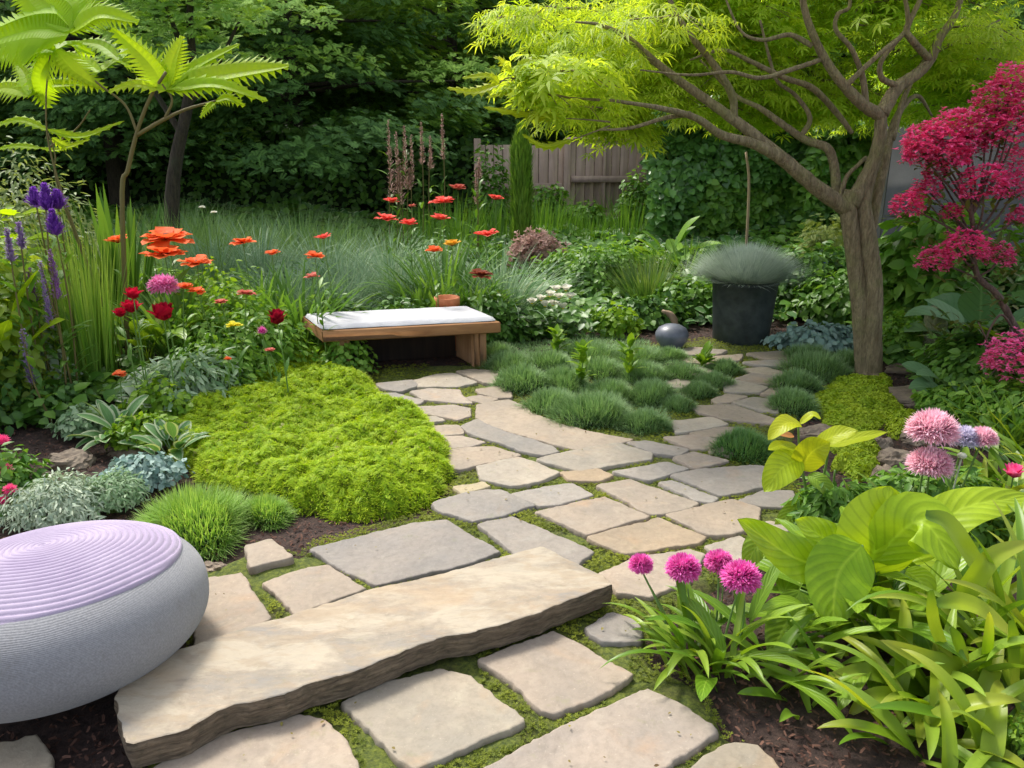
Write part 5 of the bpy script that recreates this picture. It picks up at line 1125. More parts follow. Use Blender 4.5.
for px, Y, h, lab in [(445, 6.7, .75, 'broad-leaved green clump behind the right end of the bench'), (420, 6.5, .5, 'low green strap-leaved clump behind the cushion'), (470, 6.6, .5, 'drooping green clump behind the terracotta pot'), (262, 6.0, .6, 'green strap-leaved clump under the orange poppies'), (180, 5.6, .6, 'green strap-leaved clump behind the pink pompon'), (298, 5.9, .62, 'upright green clump left of the bench')]:
    grass('daylily_clump', lab, at((px, 310), Y), 110, h*1.3, .014, 'midstrap', .14, .5, (.5, 1.5), S=7, K=2, fold=.3, prof=P_STRAP, group='green strap-leaved clumps')
grass('spiky_grass', 'spiky dark green grass fountain left of the black pot', G(648, 310), 420, .62, .008, 'spiky', .14, .75, (.0, .35), S=5)
grass('spiky_grass', 'bright green leaf fan at the fence foot near the ivy', at((690, 260), 8.8), 120, .55, .014, 'grass', .15, .8, (.1, .6), S=5)
for px, Y, h, lab in [(560, 10.6, .6, 'wispy stems in front of the fence, left of the door panel'), (590, 10.4, .45, 'wispy stems in front of the fence door panel'), (625, 10.6, .7, 'wispy stems in front of the right fence post'), (495, 10.3, .7, 'wispy stems left of the green column'), (540, 10.2, .8, 'wispy stems right of the green column'), (455, 9.2, .95, 'wispy green stems behind the red poppies'), (420, 9.0, .8, 'wispy green stems between plumes and red poppies')]:
    grass('tall_perennial', lab, at((px, 250), Y), 150, h, .007, 'mid', .3, .25, (.05, .6), S=5, group='wispy stems before the fence')

# column conifer
c = at((521, 245), 9.6); zt = ztop((521, 130), 9.6); r = thing('column_conifer', 'narrow green column-shaped conifer in front of the fence', 'tree', c)
g = Geo(); g.tube([c, Vector((c.x, c.y, zt-.1))], [.03, .01], 6); g.build('trunk', MT['darkbark'], r)
n = 3600; t = U(0, 1, n)**.9; az = U(0, 6.28, n); rr = .125*np.minimum(1, (1-t)*5+.12)*(.8+.3*vn(az*3, t*14, 2))*U(.6, 1, n); g = Geo()
g.blades(np.stack([c.x+np.cos(az)*rr, c.y+np.sin(az)*rr, c.z+t*(zt-c.z)], -1), az, U(.1, .6, n), .11, .014, U(-.5, .2, n), S=2); g.build('crown', MT['colgreen'], r)
# stake
c = at((748, 245), 8.0); g = Geo(); g.tube([c, D(749, 190, 8.0), D(746, 152, 8.02)], [.014, .013, .011], 7, knob=.1); tag(g.build('garden_stake', MT['post'], origin=c), 'thin brown stake in front of the ivy', 'stake')
c = at((752, 245), 7.7)
# pale stump
Y = 5.6; g = Geo(); c = at((928, 366), Y); g.tube([c+Vector((-.08, 0, -.03)), D(930, 350, Y), D(935, 330, Y), D(936, 308, Y)], [.16, .095, .075, .08], 12, 22, knob=.15)
tag(g.build('tree_stump', MT['palebark'], origin=c), 'pale green-grey stump widening to its foot right of the maple', 'stump')

# ================================================================== LEAFY FILLERS
L = leafy
L('silvery_shrub', 'olive-grey fine-leaved shrub at the upper left edge', at((25, 235), 6.4), .75, .5, 1.25, 5200, T_THIN, .075, 'olive', 'shrub')
L('leafy_shrub', 'dark green leafy shrub at the left border', G(-20, 430), .30, .3, .55, 1500, T_LEAF, .075, 'dark', 'shrub')
L('leafy_shrub', 'yellow-green leafy shrub at the left edge among the violet spikes', at((0, 330), 4.6), .30, .35, .95, 1700, T_LEAF, .085, 'lime', 'shrub')
L('leafy_shrub', 'mid-green foliage behind the violet spikes', at((20, 340), 5.2), .45, .4, .85, 2200, T_LEAF, .07, 'mid', 'shrub')
L('striped_foliage', 'silvery striped foliage in front of the narrow iris leaves', G(168, 408), .24, .22, .20, 1500, T_THIN, .085, 'silver', stems=14)
L('striped_foliage', 'silvery green leaf mass below the crimson roses', at((190, 385), 4.7), .34, .3, .30, 2200, T_THIN, .08, 'silvermid', stems=14)
L('striped_foliage', 'pale foliage left of the narrow iris leaves', at((42, 390), 4.7), .18, .2, .34, 1200, T_LEAF, .06, 'silver', stems=14)
L('leafy_plant', 'light green airy foliage left of the bench', at((240, 350), 5.3), .55, .35, .48, 3000, T_LEAF, .055, 'mid2', stems=16)
L('leafy_plant', 'bright green foliage around the yellow flower', at((225, 345), 5.8), .5, .35, .60, 2400, T_LEAF, .06, 'lime2', stems=16)
L('leafy_plant', 'fresh green foliage between pink pompon and dark crimson poppy', at((215, 380), 4.9), .34, .3, .34, 1600, T_LEAF, .055, 'mid2', stems=12)
L('leafy_plant', 'low lime leaves at the far left edge of the chartreuse mound', G(165, 425), .22, .2, .2, 800, T_ROUND, .05, 'lime2')
L('leafy_plant', 'dark small-leaved plant at the foot of the narrow iris leaves', G(60, 420), .26, .22, .22, 900, T_ROUND, .045, 'dark')
L('round_leaf_shrub', 'small round-leaved shrub at the left foot of the bench', G(345, 376), .22, .2, .24, 620, T_ROUND, .045, 'mid2', 'shrub')
for px, Y, h, lab in [(492, 11.1, 1.1, 'climber on the left end of the fence'), (548, 11.2, .6, 'leafy shrub against the fence right of the green column'), (585, 11.1, .35, 'low leafy shrub at the foot of the fence door panel'), (636, 11.1, .75, 'leafy climber at the right fence post')]:
    L('fence_shrub', lab, at((px, 250), Y), .30, .2, h, 1100, T_LEAF, .09, 'mid', 'shrub', stems=5)
L('leafy_plant', 'dark foliage added to deepen the shade behind the bench leg', at((400, 340), 6.25), .9, .16, .24, 2600, T_ROUND, .05, 'dark')  # leaf mass put in so the gap under the bench looks dark
L('silver_groundcover', 'silvery feathery plant left behind the pouf', G(62, 526), .20, .20, .15, 3000, T_THIN, .035, 'silver')
L('silver_groundcover', 'grey-green feathery plant behind the pouf next to the lime grass', G(115, 512), .15, .15, .11, 1800, T_THIN, .033, 'silvermid')
L('leafy_plant', 'fresh lime foliage between the small striped hostas', G(145, 452), .22, .12, .12, 900, T_ROUND, .04, 'lime2')
L('leafy_plant', 'low variegated foliage left of the small striped hostas', G(85, 440), .16, .12, .12, 600, T_LEAF, .045, 'silvermid')
L('succulent_patch', 'blue-grey rosettes between striped hosta and lime grass', G(145, 490), .19, .14, .10, 1000, T_ROUND, .036, 'bluegrey')
L('leafy_plant', 'green leaves along the left edge behind the pouf', G(10, 510), .17, .2, .2, 900, T_LEAF, .05, 'mid')
L('leafy_plant', 'low green leaves in front of the fence and spiky grass', at((600, 300), 8.6), .8, .4, .35, 2600, T_LEAF, .08, 'mid2')
L('rounded_shrub', 'rounded green bush with yellow flecks behind the white flowers', at((597, 298), 8.1), .36, .3, .40, 2000, T_ROUND, .06, 'mid', 'shrub')
L('leafy_plant', 'dark glossy leaves left of the grey ornament', at((640, 340), 6.9), .45, .25, .22, 1400, T_ROUND, .07, 'dark')
L('leafy_plant', 'bright little leaves in the dark patch near the ornament', at((612, 335), 6.5), .22, .15, .2, 500, T_ROUND, .055, 'lime2')
L('leafy_plant', 'green leaves at the right foot of the spiky grass', at((695, 318), 7.2), .35, .25, .3, 1200, T_ROUND, .07, 'mid')
L('pale_bloom_patch', 'low patch of pale pinkish blooms in front of the fence', at((536, 255), 9.0), .34, .2, .36, 900, T_STAR, .05, 'astilbe', 'flower')
L('olive_shrub', 'olive-gold rounded shrub left of the maple trunk', at((818, 300), 8.2), .36, .3, .62, 2400, T_FINE, .10, 'olive2', 'shrub')
L('leafy_shrub', 'dark leafy shrub between black pot and maple', at((805, 320), 7.4), .55, .35, .50, 2800, T_LEAF, .09, 'dark', 'shrub')
L('leafy_shrub', 'green leafy shrub just behind the maple trunk', at((835, 325), 7.0), .4, .3, .35, 1600, T_LEAF, .09, 'mid', 'shrub')
L('blue_rosette_patch', 'pale blue-green rosettes behind the maple foot', G(822, 351), .42, .22, .13, 1500, T_ROUND, .06, 'bluegrey')
L('leafy_shrub', 'large-leaved bright green shrub right of the maple trunk', at((915, 330), 6.6), .48, .35, .95, 1500, T_LEAF, .17, 'mid2', 'shrub')
L('leafy_shrub', 'deep green shrub below the lowest crimson clusters', at((970, 330), 6.4), .5, .35, .72, 1800, T_LEAF, .13, 'mid', 'shrub')
L('leafy_shrub', 'dark shrub filling the right edge under the flowering shrub', at((1020, 330), 6.0), .5, .35, .65, 1600, T_LEAF, .12, 'dark', 'shrub')
L('leafy_plant', 'soft green foliage at the right foot of the maple', at((900, 365), 5.7), .22, .2, .24, 1200, T_ROUND, .045, 'mid2')
L('leafy_plant', 'lush green foliage right of the pale stump', at((985, 400), 4.9), .42, .35, .30, 2200, T_LEAF, .075, 'mid')
L('leafy_plant', 'green foliage in front of the pale stump', at((950, 420), 4.5), .20, .2, .12, 800, T_ROUND, .05, 'mid2')
L('leafy_plant', 'green foliage at the right edge behind the pink pompons', at((1020, 440), 4.2), .35, .3, .24, 1800, T_LEAF, .06, 'mid2')
L('leafy_plant', 'green tangle between the rocks and the big chartreuse leaves', G(830, 530), .18, .14, .16, 900, T_THIN, .07, 'mid')
L('leafy_plant', 'green foliage under the pink pompons', G(930, 530), .34, .25, .2, 1500, T_LEAF, .06, 'mid')
L('sedum_tuft', 'tiny bright lime rosettes in the bottom right corner', G(1015, 762), .06, .06, .07, 240, T_ROUND, .016, 'lime2')
for cx, cy, lab in [(-1.32, 5.98, 'dark light-blocking foliage added behind the left end of the bench'), (-.88, 6.08, 'dark light-blocking foliage added behind the middle of the bench'), (-.22, 6.25, 'dark light-blocking foliage added behind the right end of the bench')]:
    L('leafy_plant', lab, Vector((cx, cy, 0)), .30, .14, .34, 1300, T_LEAF, .07, 'dark', stems=6)  # shrubs added to keep backlight off the ground beneath the seat
for px, Y, h, m_, lab in [(165, 6.3, .42, 'mid2', 'fresh green foliage among the orange poppies'), (215, 6.6, .45, 'mid', 'green foliage right of the orange poppies'), (262, 7.0, .42, 'silvermid', 'grey-green foliage under the lone flat orange poppy'), (310, 7.3, .40, 'mid2', 'fresh green foliage under the twin red-orange poppies'), (440, 8.0, .50, 'silvermid', 'grey-green foliage under the red poppies'), (480, 8.2, .45, 'mid', 'green foliage left of the pale bloom patch')]:
    L('leafy_plant', lab, at((px, 300), Y), .42, .3, h, 1300, T_THIN, .10, m_, stems=8)
# large grey-green leaves under the flowering shrub
def bigleaves(name, label, c, n, pl, pr, w, mat, up=(.2, 1.1), cat='plant', p=.45, bend=(.6, 1.5), group=None, K=6):
    r = thing(name, label, cat, c, group)
    for i in range(n):
        g = Geo(); b = np.array([[c.x+rng.normal(0, .03), c.y+rng.normal(0, .03), c.z]]); az = i*2.4+U(-.3, .3)
        g.blades(b, az, U(*up), pl*U(.75, 1.15), w*U(.8, 1.15), U(*bend), S=16, K=K, prof=P_HOSTA(p), fold=.28, tw=U(-.5, .5), wave=.07, pw=1.5); g.build('leaf', MT[mat], r)
    return r
bigleaves('big_leaf_plant', 'big grey-green leaves right of the pale stump', at((978, 372), 5.3), 14, .75, 0, .13, 'bluehosta')
bigleaves('big_leaf_plant', 'broad green leaves at the right edge under the flowering shrub', at((1030, 400), 4.8), 12, .6, 0, .10, 'hostad')
bigleaves('big_leaf_plant', 'low broad green leaves in front of the pale stump', at((960, 412), 4.7), 10, .42, 0, .075, 'bluehosta')
bigleaves('striped_hosta', 'small hosta with white leaf edges beside the narrow iris leaves', G(120, 448), 28, .30, 0, .035, 'varieg')
bigleaves('striped_hosta', 'small hosta with white leaf edges touching the chartreuse mound', G(172, 464), 24, .26, 0, .034, 'varieg')
bigleaves('striped_hosta', 'pale-leaved hosta under the silvery striped foliage', G(150, 425), 24, .28, 0, .034, 'silver')
bigleaves('striped_hosta', 'large white-edged hosta right of the bench by the white flowers', at((515, 335), 6.7), 18, .55, 0, .075, 'varieg')
bigleaves('green_hosta', 'broad-leaved plant behind the orange flowers', at((140, 300), 5.4), 12, .75, 0, .08, 'hostad')
bigleaves('green_hosta', 'lime broad leaves at the left edge above the violet spikes', at((-25, 300), 4.4), 10, .85, 0, .06, 'hosta', up=(.1, .5), p=.55)
bigleaves('green_hosta', 'green broad leaves left of the ivy by the fence', at((668, 262), 9.2), 14, .6, 0, .10, 'mid2')

# ================================================================== FLOWERS IN THE LEFT BED
GO = 'orange poppies in the left bed'
for px, py, w, h, z, mat, tl, lab in [
 (118, 243, 13, 8, .92, 'orange', 1.1, 'leftmost orange poppy, cupped, beside the sword leaves'), (167, 239, 28, 5, .90, 'orange', 1.5, 'widest flat orange poppy, top of the orange group'), (165, 255, 23, 5, .82, 'orange', 1.5, 'flat orange poppy directly below the widest one'),
 (197, 264, 18, 7, .80, 'orange', 1.35, 'tilted orange poppy right of the widest one'), (153, 248, 6, 6, .84, 'redp', .9, 'tiny red bud among the flat orange poppies'), (183, 288, 12, 4, .72, 'orange', 1.4, 'small orange poppy just right of the bright pink pompon'),
 (197, 292, 10, 4, .70, 'orange', 1.45, 'small orange poppy second right of the bright pink pompon'), (243, 243, 15, 6, .92, 'orange', 1.45, 'flat orange poppy alone in front of the hazy grass'), (272, 254, 9, 4, .88, 'orange', 1.4, 'small orange poppy between the lone flat one and the twin reds'),
 (323, 239, 10, 7, .92, 'redp', 1.2, 'upper of the twin red-orange poppies left behind the bench'), (315, 257, 12, 5, .86, 'orange', 1.4, 'lower of the twin red-orange poppies left behind the bench'), (246, 294, 11, 4, .66, 'salmon', 1.45, 'salmon flat poppy above the yellow flower'),
 (221, 303, 8, 5, .62, 'salmon', 1.3, 'faded salmon poppy left of the yellow flower'), (312, 277, 9, 4, .70, 'salmon', 1.4, 'brownish faded poppy below the twin reds'), (270, 351, 6, 4, .36, 'salmon', 1.3, 'low small salmon bloom by the chartreuse mound'),
 (228, 360, 5, 4, .34, 'orange', 1.2, 'low tiny orange bloom by the chartreuse mound'), (120, 375, 8, 4, .32, 'orange', 1.45, 'low orange-red bloom among the silvery foliage')]:
    flower('disc', (px, py), z, w, mat, lab, group=GO, tilt=tl, cup=.22, leaves=9 if z > .5 else 4, rs=.0035)
GR = 'red poppies behind the bench'
for px, py, w, z, mat, lab in [(392, 203, 8, 1.0, 'redp', 'red poppy highest at the left of its group, near the plumes'), (443, 203, 12, 1.0, 'redp', 'large flat red poppy highest in the middle of its group'), (496, 200, 8, 1.0, 'redp', 'red poppy highest at the right by the green column'),
 (386, 220, 11, .92, 'redp', 'flat red poppy lowest at the left of its group'), (409, 225, 9, .92, 'redp', 'round red poppy between the flat left one and the middle pair'), (440, 220, 9, .92, 'redp', 'red poppy just below the large middle one'), (487, 236, 12, .86, 'redp', 'broad red poppy at the lower right of its group'),
 (458, 190, 9, 1.05, 'salmon', 'faded pink poppy above the red ones'), (434, 252, 9, .78, 'orange', 'small orange poppy below the red ones'), (452, 246, 9, .80, 'yelor', 'yellow-orange poppy below the red ones'), (481, 276, 11, .62, 'brownp', 'dark russet bloom right above the bench'), (412, 207, 4, 1.0, 'salmon', 'tiny pink bud between the left red poppies')]:
    flower('disc', (px, py), z, w*1.25, mat, lab, group=GR, tilt=1.15 if w < 10 else 1.35, cup=.3, leaves=9, rs=.004)
flower('pom', (163, 286), .80, 17, 'pink', 'bright pink pompon flower above the crimson roses', name='pompon_flower', flat=.75, n=700)
flower('rose', (163, 313), .66, 15, 'crimson', 'large open crimson rose under the bright pink pompon', name='rose')
flower('rose', (133, 294), .78, 10, 'crimson', 'small crimson rose, upper of the left cluster', name='rose', n=3)
flower('rose', (131, 307), .70, 11, 'crimson', 'small crimson rose in the middle of the left cluster', name='rose', n=3)
flower('rose', (120, 313), .66, 8, 'crimson', 'smallest crimson rose, left tip of the cluster', name='rose', n=3)
flower('rose', (277, 318), .60, 13, 'darkred', 'single dark crimson cup-shaped flower left of the bench', name='tulip', n=3, cup=.8)
flower('disc', (234, 326), .52, 9, 'yel', 'single yellow flower in the left bed', name='daisy')
flower('pom', (262, 331), .46, 6, 'magenta', 'tiny magenta bloom left of the bench', name='thistle', n=160)
for px, py, lab in [(202, 208, 'white dot bloom in the hazy grass'), (214, 213, 'small cream bloom in the hazy grass'), (165, 170, 'small pinkish bloom before the dark trees')]:
    flower('disc', (px, py), 1.05, 4, 'white' if py > 180 else 'salmon', lab, name='wildflower', leaves=0, group='scattered tiny blooms')
# plumes
def plume(px, ytop, ybot, Y, mat, label, name='plume', w=.035, group='dried pinkish plumes', n=260):
    t = D(px, ytop, Y); c = at((px, 250), Y); zb = D(px, ybot, Y).z; r = thing(name, label, 'flower', c, group); stem(r, c, t, .005, 'brownstem', leaves=8, lsz=.16)
    s = U(0, 1, n); az = U(0, 6.28, n); g = Geo(); b = np.stack([t.x+rng.normal(0, .006, n), t.y+rng.normal(0, .006, n), zb+(t.z-zb)*s], -1)
    g.blades(b, az, U(.5, 1.4, n), w*(1.25-s)*U(.6, 1.2, n), .006, U(-.5, .3, n), S=2, K=1, prof=P_OVATE); g.build('flower_spike', MT[mat], r)
for i, (px, a, b, lab) in enumerate([(388, 120, 200, 'dried plume, the leftmost and tallest'), (396, 132, 195, 'dried plume second from the left'), (404, 126, 190, 'dried plume third from the left'), (411, 135, 185, 'dried plume with a crooked tip near the middle'), (421, 122, 165, 'thin dried plume right of the middle'), (430, 136, 170, 'short dried plume leaning at the middle of the row'), (442, 114, 160, 'lone tall dried plume at the right'), (399, 160, 205, 'pink lower plume among the dried ones'), (409, 168, 190, 'pale lower plume among the dried ones'), (476, 165, 205, 'pinkish plume left of the green column'), (479, 158, 180, 'thin plume left of the green column')]):
    plume(px, a, b, 9.0, 'astilbe', lab, w=.07 if i in (0, 1, 2, 7) else .045)
for i, (px, a, b, Y, m, lab) in enumerate([(44, 184, 212, 4.7, 'violet', 'dense violet flower head, upper at the left edge'), (52, 210, 236, 4.6, 'violet', 'dense violet flower head just below the uppermost'), (33, 188, 208, 4.8, 'violet', 'violet flower head left of the uppermost'), (56, 190, 210, 4.75, 'violet', 'violet flower head right of the uppermost'),
     (6, 228, 262, 4.4, 'palev', 'pale violet spike at the very edge'), (18, 222, 250, 4.5, 'palev', 'pale violet spike second from the edge'), (40, 262, 330, 4.5, 'palev', 'long pale violet spike, the longest'), (50, 250, 300, 4.55, 'violet2', 'mauve spike beside the longest pale one'), (28, 268, 310, 4.6, 'violet2', 'mauve spike left of the longest pale one'), (22, 330, 385, 4.3, 'palev', 'low dusky spike over the dark leaves')]):
    plume(px, a, b, Y, m, lab, name='violet_spike', w=.062 if i < 4 else .036, group='violet flower spikes', n=620 if i < 4 else 330)
for i, (px, py, lab) in enumerate([(3, 441, 'topmost pink bloom at the left edge'), (6, 470, 'middle crimson-pink bloom at the left edge'), (10, 490, 'crimson-pink bloom lowest but one at the left edge'), (2, 500, 'lowest crimson-pink bloom at the left edge')]):
    flower('pom', (px, py), .26-.04*i, 7, 'crimson2', lab, name='pink_flower', n=220, group='pink blooms at the left edge', leaves=8, lsz=.05)
# white, blue flowers on the right back
r = thing('white_flower_plant', 'cluster of round white flowers right of the bench', 'plant', at((552, 325), 6.45)); c = r.location
g = Geo(); n = 500; g.scatter(T_ROUND, np.stack([c.x+rng.normal(0, .17, n), c.y+rng.normal(0, .1, n), c.z+U(.02, .26, n)], -1), np.stack([rng.normal(0, .5, n), rng.normal(-.4, .4, n), np.ones(n)], -1), U(.05, .09, n)); g.build('leaves', MT['dark'], r)
for px, py in [(532, 303), (541, 300), (550, 296), (559, 298), (570, 298), (553, 305), (563, 308), (545, 306), (566, 290), (556, 290)]:
    p = D(px, py+1, 6.15+U(-.08, .05)); disc_flower(r, p, .062, 'white', n=7, tilt=.75, cent='yel', cup=.3)
for px, py, Y, lab in [(827, 267, 7.5, 'blue flower head high beside the maple trunk'), (845, 310, 7.0, 'blue flower head left of the maple trunk, lower')]:
    flower('pom', (px, py), 0, 8, 'blue', lab, name='blue_flower', Y=Y, n=200, group='blue flower heads by the maple')
p = flower('pom', (825, 340), 0, 6, 'whitev', 'pale blue ball bloom among the blue-green rosettes', name='blue_flower', Y=6.3, n=200)

# ================================================================== RIGHT FOREGROUND
# magenta pompons
c = G(705, 668); r = thing('magenta_pompon_plant', 'clump with four magenta pompon flowers at the path edge', 'flowering plant', c)
for px, py, w, Y in [(641, 565, 13, 2.40), (683, 569, 18, 2.32), (719, 563, 15, 2.42), (741, 578, 20, 2.26)]:
    p = D(px, py, Y); rad = w*(p-Vector((0, 0, CAMZ))).length/FPX
    b = Vector((c.x+(p.x-c.x)*.45, c.y+(p.y-c.y)*.3, 0)); stem(r, b, p-Vector((0, 0, rad*.3)), .004, bow=.015); pompom(r, p, rad, 'magenta', n=1800, flat=.85, low=-.35, w=.045)
    stem(r, b+Vector((.03, .01, 0)), p-Vector((-.02, 0, rad*1.2)), .003, bow=.02)
g = Geo(); n = 40; az = U(0, 6.28, n); g.blades(np.stack([c.x+rng.normal(0, .07, n), c.y+rng.normal(0, .05, n), np.zeros(n)], -1), az, U(.15, .8, n), U(.20, .38, n), U(.010, .018, n), U(.5, 1.7, n), S=10, K=4, prof=P_STRAP, fold=.35, wave=.05, tw=U(-.4, .4, n)); g.build('leaves', MT['strapd'], r)
g = Geo(); n = 14; g.blades(np.stack([c.x+.12+rng.normal(0, .1, n), c.y+rng.normal(0, .05, n), np.zeros(n)], -1), U(0, 6.28, n), U(.3, .9, n), U(.30, .42, n), U(.022, .035, n), U(.5, 1.4, n), S=12, K=4, prof=P_HOSTA(.25), fold=.3, wave=.06); g.build('broad_leaves', MT['hostad'], r)
# pale pink pompons
c = G(928, 545); r = thing('pink_pompon_plant', 'plant with pale pink domed pompon flowers in front of the rocks', 'flowering plant', c)
for px, py, w, Y, m in [(932, 433, 23, 3.0, 'palepink'), (930, 467, 20, 2.95, 'palepink'), (982, 440, 13, 3.05, 'palepink'), (964, 440, 14, 3.06, 'whitev')]:
    p = D(px, py, Y); rad = w*(p-Vector((0, 0, CAMZ))).length/FPX; stem(r, Vector((c.x+(p.x-c.x)*.5, c.y+.02, 0)), p-Vector((0, 0, .01)), .0045, bow=.02); pompom(r, p, rad*1.05, m, n=2400, flat=.9, low=-.1, w=.035)
p = D(962, 456, 3.0); stem(r, Vector((p.x, c.y, 0)), p, .004, 'palestem'); g = Geo(); g.lathe([(.001, -.012), (.015, -.006), (.019, .004), (.012, .012), (.001, .015)], p, 14); g.build('bud', MT['white'], r)
g = Geo(); n = 60; g.blades(np.stack([c.x+rng.normal(0, .10, n), c.y+rng.normal(0, .05, n), np.zeros(n)], -1), U(0, 6.28, n), U(.1, .7, n), U(.22, .40, n), U(.008, .014, n), U(.3, 1.3, n), S=8, K=2, prof=P_STRAP, fold=.3); g.build('leaves', MT['strapd'], r)
# golden-leaved plant
Y = 3.15; c = at((812, 545), Y); r = thing('golden_leaf_plant', 'upright plant with a few glowing yellow leaves beside the path', 'plant', c)
for pts in ([(806, 490, 0), (800, 455, 0), (798, 424, 0)], [(818, 500, 0), (826, 465, 0), (828, 445, 0)], [(822, 505, 0), (832, 490, .05), (835, 470, .05)]):
    g = Geo(); g.tube([c]+[D(a, b, Y+d) for a, b, d in pts], [.008, .006, .004], 7); g.build('stem', MT['stem'], r)
def HL(par, pts, wpx, mat, Y, hint=(0, -.5, 1), prof=P_OVATE, name='leaf', **kw):
    """one leaf laid along points (px, py, depth offset)"""
    P = [D(a, b, Y+d) for a, b, d in pts]; w = wpx*(P[1]-Vector((0, 0, CAMZ))).length/FPX; g = Geo(); g.leaf(P, w, prof, hint=hint, **kw); return g.build(name, MT[mat], par)
for pts, w, mt_, hint in [([(801, 424, 0), (785, 424, -.03), (768, 440, -.06)], 11, 'yellow', (0, -.4, 1)), ([(800, 424, 0), (812, 415, 0), (821, 419, -.02)], 5, 'yellow', (0, -.3, 1)), ([(799, 448, 0), (780, 446, -.05), (768, 450, -.08)], 7, 'yellow', (0, -.5, 1)),
      ([(800, 470, 0), (812, 452, -.04), (830, 442, -.08)], 17, 'yellow', (0, -1, .5)), ([(815, 446, 0), (835, 436, -.05), (858, 431, -.08)], 11, 'yellow', (0, -.6, 1)), ([(800, 458, 0), (782, 468, -.06), (764, 492, -.12)], 18, 'hosta', (0, -.9, .7)),
      ([(808, 475, 0), (822, 484, -.04), (838, 505, -.08)], 9, 'hostad', (0, -.8, .7)), ([(826, 446, .04), (850, 440, .05), (888, 432, .06)], 9, 'yellow', (0, -.3, 1)), ([(804, 500, .02), (788, 515, -.03), (772, 540, -.08)], 9, 'hostad', (0, -.8, .7)),
      ([(806, 496, .02), (818, 510, -.03), (828, 530, -.06)], 11, 'hostad', (0, -.8, .7)), ([(794, 436, .02), (782, 434, .0), (773, 430, 0)], 5, 'salmonleaf', (0, -.5, 1))]:
    HL(r, pts, w, mt_, Y, hint)
# big chartreuse hosta
Y = 2.35; c = at((872, 676), Y-.05); c.z = 0; r = thing('chartreuse_hosta', 'large hosta with broad glowing chartreuse leaves in the right foreground', 'hosta', c)
big = [([(868, 575, .05), (880, 530, .05), (889, 486, .12)], 46, (-.1, -1, .35)), ([(868, 572, .05), (800, 560, 0), (738, 519, -.05)], 26, (0, -.8, .8)), ([(872, 560, .05), (920, 522, 0), (958, 570, -.12)], 34, (.1, -.8, .7)),
       ([(862, 545, 0), (838, 575, -.05), (832, 628, -.14)], 36, (-.2, -1, .45)), ([(905, 570, 0), (922, 585, -.05), (908, 610, -.1)], 14, (-.4, -1, .3)), ([(900, 565, .1), (960, 510, .15), (1035, 497, .2)], 24, (0, -.5, 1)),
       ([(930, 655, 0), (895, 642, -.05), (861, 627, -.08)], 14, (0, -.6, 1)), ([(780, 640, 0), (810, 655, -.05), (846, 650, -.1)], 22, (0, -.7, .9)), ([(846, 648, -.08), (835, 660, -.1), (822, 681, -.15)], 11, (-.5, -1, .2)),
       ([(800, 590, .02), (785, 625, -.03), (770, 655, -.1)], 22, (-.3, -1, .4)), ([(850, 590, .1), (830, 545, .1), (795, 520, .1)], 24, (0, -.7, .8)), ([(880, 600, -.05), (905, 640, -.1), (930, 690, -.1)], 22, (.2, -1, .5)),
       ([(850, 700, 0), (905, 690, -.05), (960, 715, -.1)], 14, (0, -.6, 1)), ([(870, 640, .0), (930, 615, -.02), (985, 625, -.05)], 24, (.1, -.7, .9)), ([(790, 560, .1), (760, 545, .12), (745, 570, .1)], 16, (0, -.8, .8)), ([(860, 600, .2), (915, 560, .3), (960, 545, .35)], 30, (0, -.6, 1)),
       ([(820, 610, .05), (860, 655, -.02), (880, 700, -.05)], 20, (-.1, -1, .5)), ([(960, 600, .1), (985, 570, .15), (1020, 560, .2)], 22, (0, -.6, .9))]
for i, (pts, w, hint) in enumerate(big):
    lf = HL(r, pts, w*.92, 'hosta' if i in (0, 1, 2, 3, 4, 5, 6, 8, 10, 15) else 'hostad', Y, hint, S=22, K=10, curl=.12, wave=.05, fold=.22)
    a, b, d = pts[0]; g = Geo(); g.tube([c+Vector((U(-.04, .04), U(-.02, .02), 0)), (c+D(a, b, Y+d))/2+Vector((0, 0, .04)), D(a, b, Y+d)], [.008, .006, .004], 6); g.build('leaf_stalk', MT['stem'], r)
g = Geo(); n = 46; g.blades(np.stack([c.x+rng.normal(0, .09, n), c.y+.06+rng.normal(0, .06, n), np.zeros(n)], -1), U(0, 6.28, n), U(.1, 1.0, n), U(.28, .5, n), U(.035, .06, n), U(.6, 1.6, n), S=14, K=6, prof=P_HOSTA(.4), fold=.25, wave=.06); g.build('lower_leaves', MT['hostad'], r)
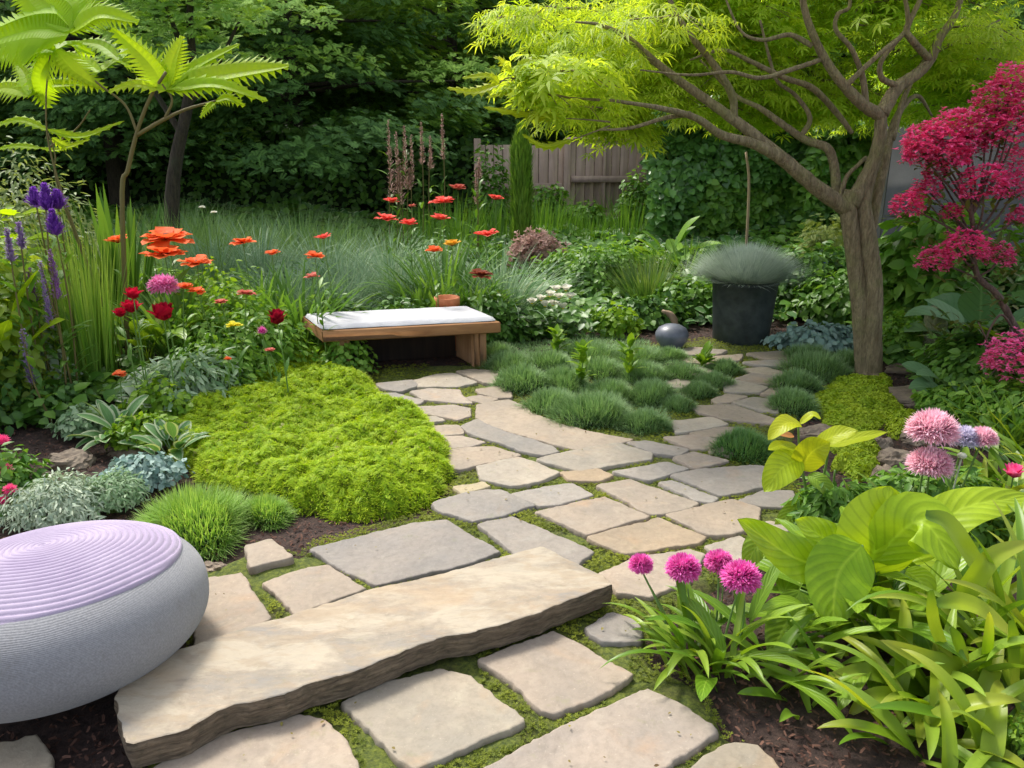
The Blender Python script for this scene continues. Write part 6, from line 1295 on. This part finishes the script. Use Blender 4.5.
# daylily / strap clumps
def strap(name, label, c, n, ln, w, up, bend, mats, rad=.08, hand=(), group='arching strap-leaved clumps at the right'):
    r = thing(name, label, 'plant', c, group); az = U(0, 6.28, n); half = n//2
    for a, b, m in ((0, half, mats[0]), (half, n, mats[1])):
        k = b-a; g = Geo(); g.blades(np.stack([c.x+rng.normal(0, rad, k), c.y+rng.normal(0, rad, k), np.full(k, c.z)], -1), az[a:b], U(*up, k), U(.65, 1.1, k)*ln, U(.7, 1.2, k)*w, U(*bend, k), S=14, K=4, prof=P_STRAP, fold=.4, wave=.05, tw=U(-.6, .6, k), pw=1.6)
        g.build('leaves', MT[m], r)
    for pts, wp, Y in hand: HL(r, pts, wp, 'strap', Y, (0, -.7, .8), prof=P_STRAP, S=20, K=4, fold=.35, wave=.04)
    return r
strap('daylily', 'arching yellow-green daylily leaves at the right edge', at((1010, 690), 2.15), 60, .62, .021, (.1, .7), (.4, 1.9), ('strap', 'strapd'), hand=[([(925, 515, 0), (950, 527, 0), (984, 578, -.05), (1030, 630, -.1)], 9, 2.2), ([(960, 600, 0), (970, 585, 0), (994, 556, 0), (1034, 541, .05)], 9, 2.1), ([(936, 604, 0), (960, 602, 0), (984, 612, -.03), (1020, 642, -.1)], 8, 2.05), ([(930, 590, 0), (931, 615, 0), (940, 642, -.02), (953, 658, -.04)], 6, 2.05), ([(950, 628, 0), (958, 645, 0), (968, 668, -.02)], 6, 2.0), ([(1010, 620, 0), (1012, 650, 0), (1015, 705, -.02)], 6, 1.95)])
strap('daylily', 'dense arching green straps in the lower right corner', at((950, 742), 1.88), 56, .40, .024, (.3, 1.1), (.4, 1.5), ('strapd', 'strap'), rad=.10, hand=[([(1005, 690, 0), (965, 672, 0), (925, 660, 0), (880, 640, -.02)], 10, 2.0), ([(960, 700, 0), (915, 685, 0), (870, 672, 0), (826, 676, 0)], 9, 2.05), ([(940, 730, 0), (900, 700, 0), (870, 698, 0), (848, 716, 0)], 8, 1.98)])
strap('daylily', 'fresh green strap leaves behind the daylily at the right edge', G(1010, 540), 44, .50, .019, (.1, .8), (.5, 1.6), ('strapd', 'strap'))
strap('daylily', 'white-striped strap leaves right of the pink pompons', G(1000, 500), 30, .42, .018, (.1, .8), (.7, 1.8), ('strapd', 'varieg'))
strap('daylily', 'grassy clump behind the pink pompons at the right edge', at((1010, 440), 4.0), 90, .42, .009, (.1, .7), (.3, 1.4), ('midstrap', 'strapd'))
strap('daylily', 'low dark straps in the shade at the foot of the hosta', G(800, 690), 24, .26, .019, (.4, 1.1), (.3, 1.2), ('strapd', 'strapd'))
flower('rose', (1014, 472), 0, 11, 'rosered', 'single rose-red bloom at the right edge among striped leaves', name='red_bloom', Y=2.9, n=3)

# planting that continues beyond both borders of the photograph
for cx, cy, rx, h, sz, m_, lab in [(2.7, 2.6, .45, .40, .09, 'mid2', 'green foliage beyond the right border, near'), (3.4, 3.6, .6, .50, .10, 'mid', 'green foliage beyond the right border, middle'), (4.4, 4.6, .7, .6, .11, 'dark', 'dark foliage beyond the right border, far'), (3.3, 2.2, .5, .35, .08, 'lime2', 'lime foliage beyond the right border'),
        (5.2, 6.2, .9, .8, .12, 'mid', 'tall green foliage beyond the right border'), (4.3, 3.0, .6, .45, .1, 'dark', 'deep green foliage beyond the right border'), (-3.2, 3.6, .55, .55, .10, 'mid', 'green foliage beyond the left border, near'), (-4.2, 4.8, .8, .8, .11, 'dark', 'dark foliage beyond the left border'), (-5.2, 6.2, .9, 1.0, .12, 'mid2', 'tall green foliage beyond the left border'), (-2.7, 2.6, .4, .3, .08, 'silvermid', 'silvery foliage beyond the left border')]:
    L('leafy_plant', lab, Vector((cx, cy, float(gz(cx, cy)))), rx, rx*.8, h, 1100, T_LEAF, sz*1.3, m_, stems=6)
for cx, cy, lab in [(2.1, 1.75, 'arching strap leaves just beyond the lower right corner'), (2.5, 3.4, 'arching strap leaves beyond the right border')]:
    strap('daylily', lab, Vector((cx, cy, float(gz(cx, cy)))), 44, .5, .018, (.1, .9), (.4, 1.7), ('strapd', 'strap'))

for k, v in USED.items():
    if len(v) > 1: print('DUPLICATE LABEL', k, v)
print('objects', len(bpy.data.objects), 'polys', sum(len(m.polygons) for m in bpy.data.meshes))
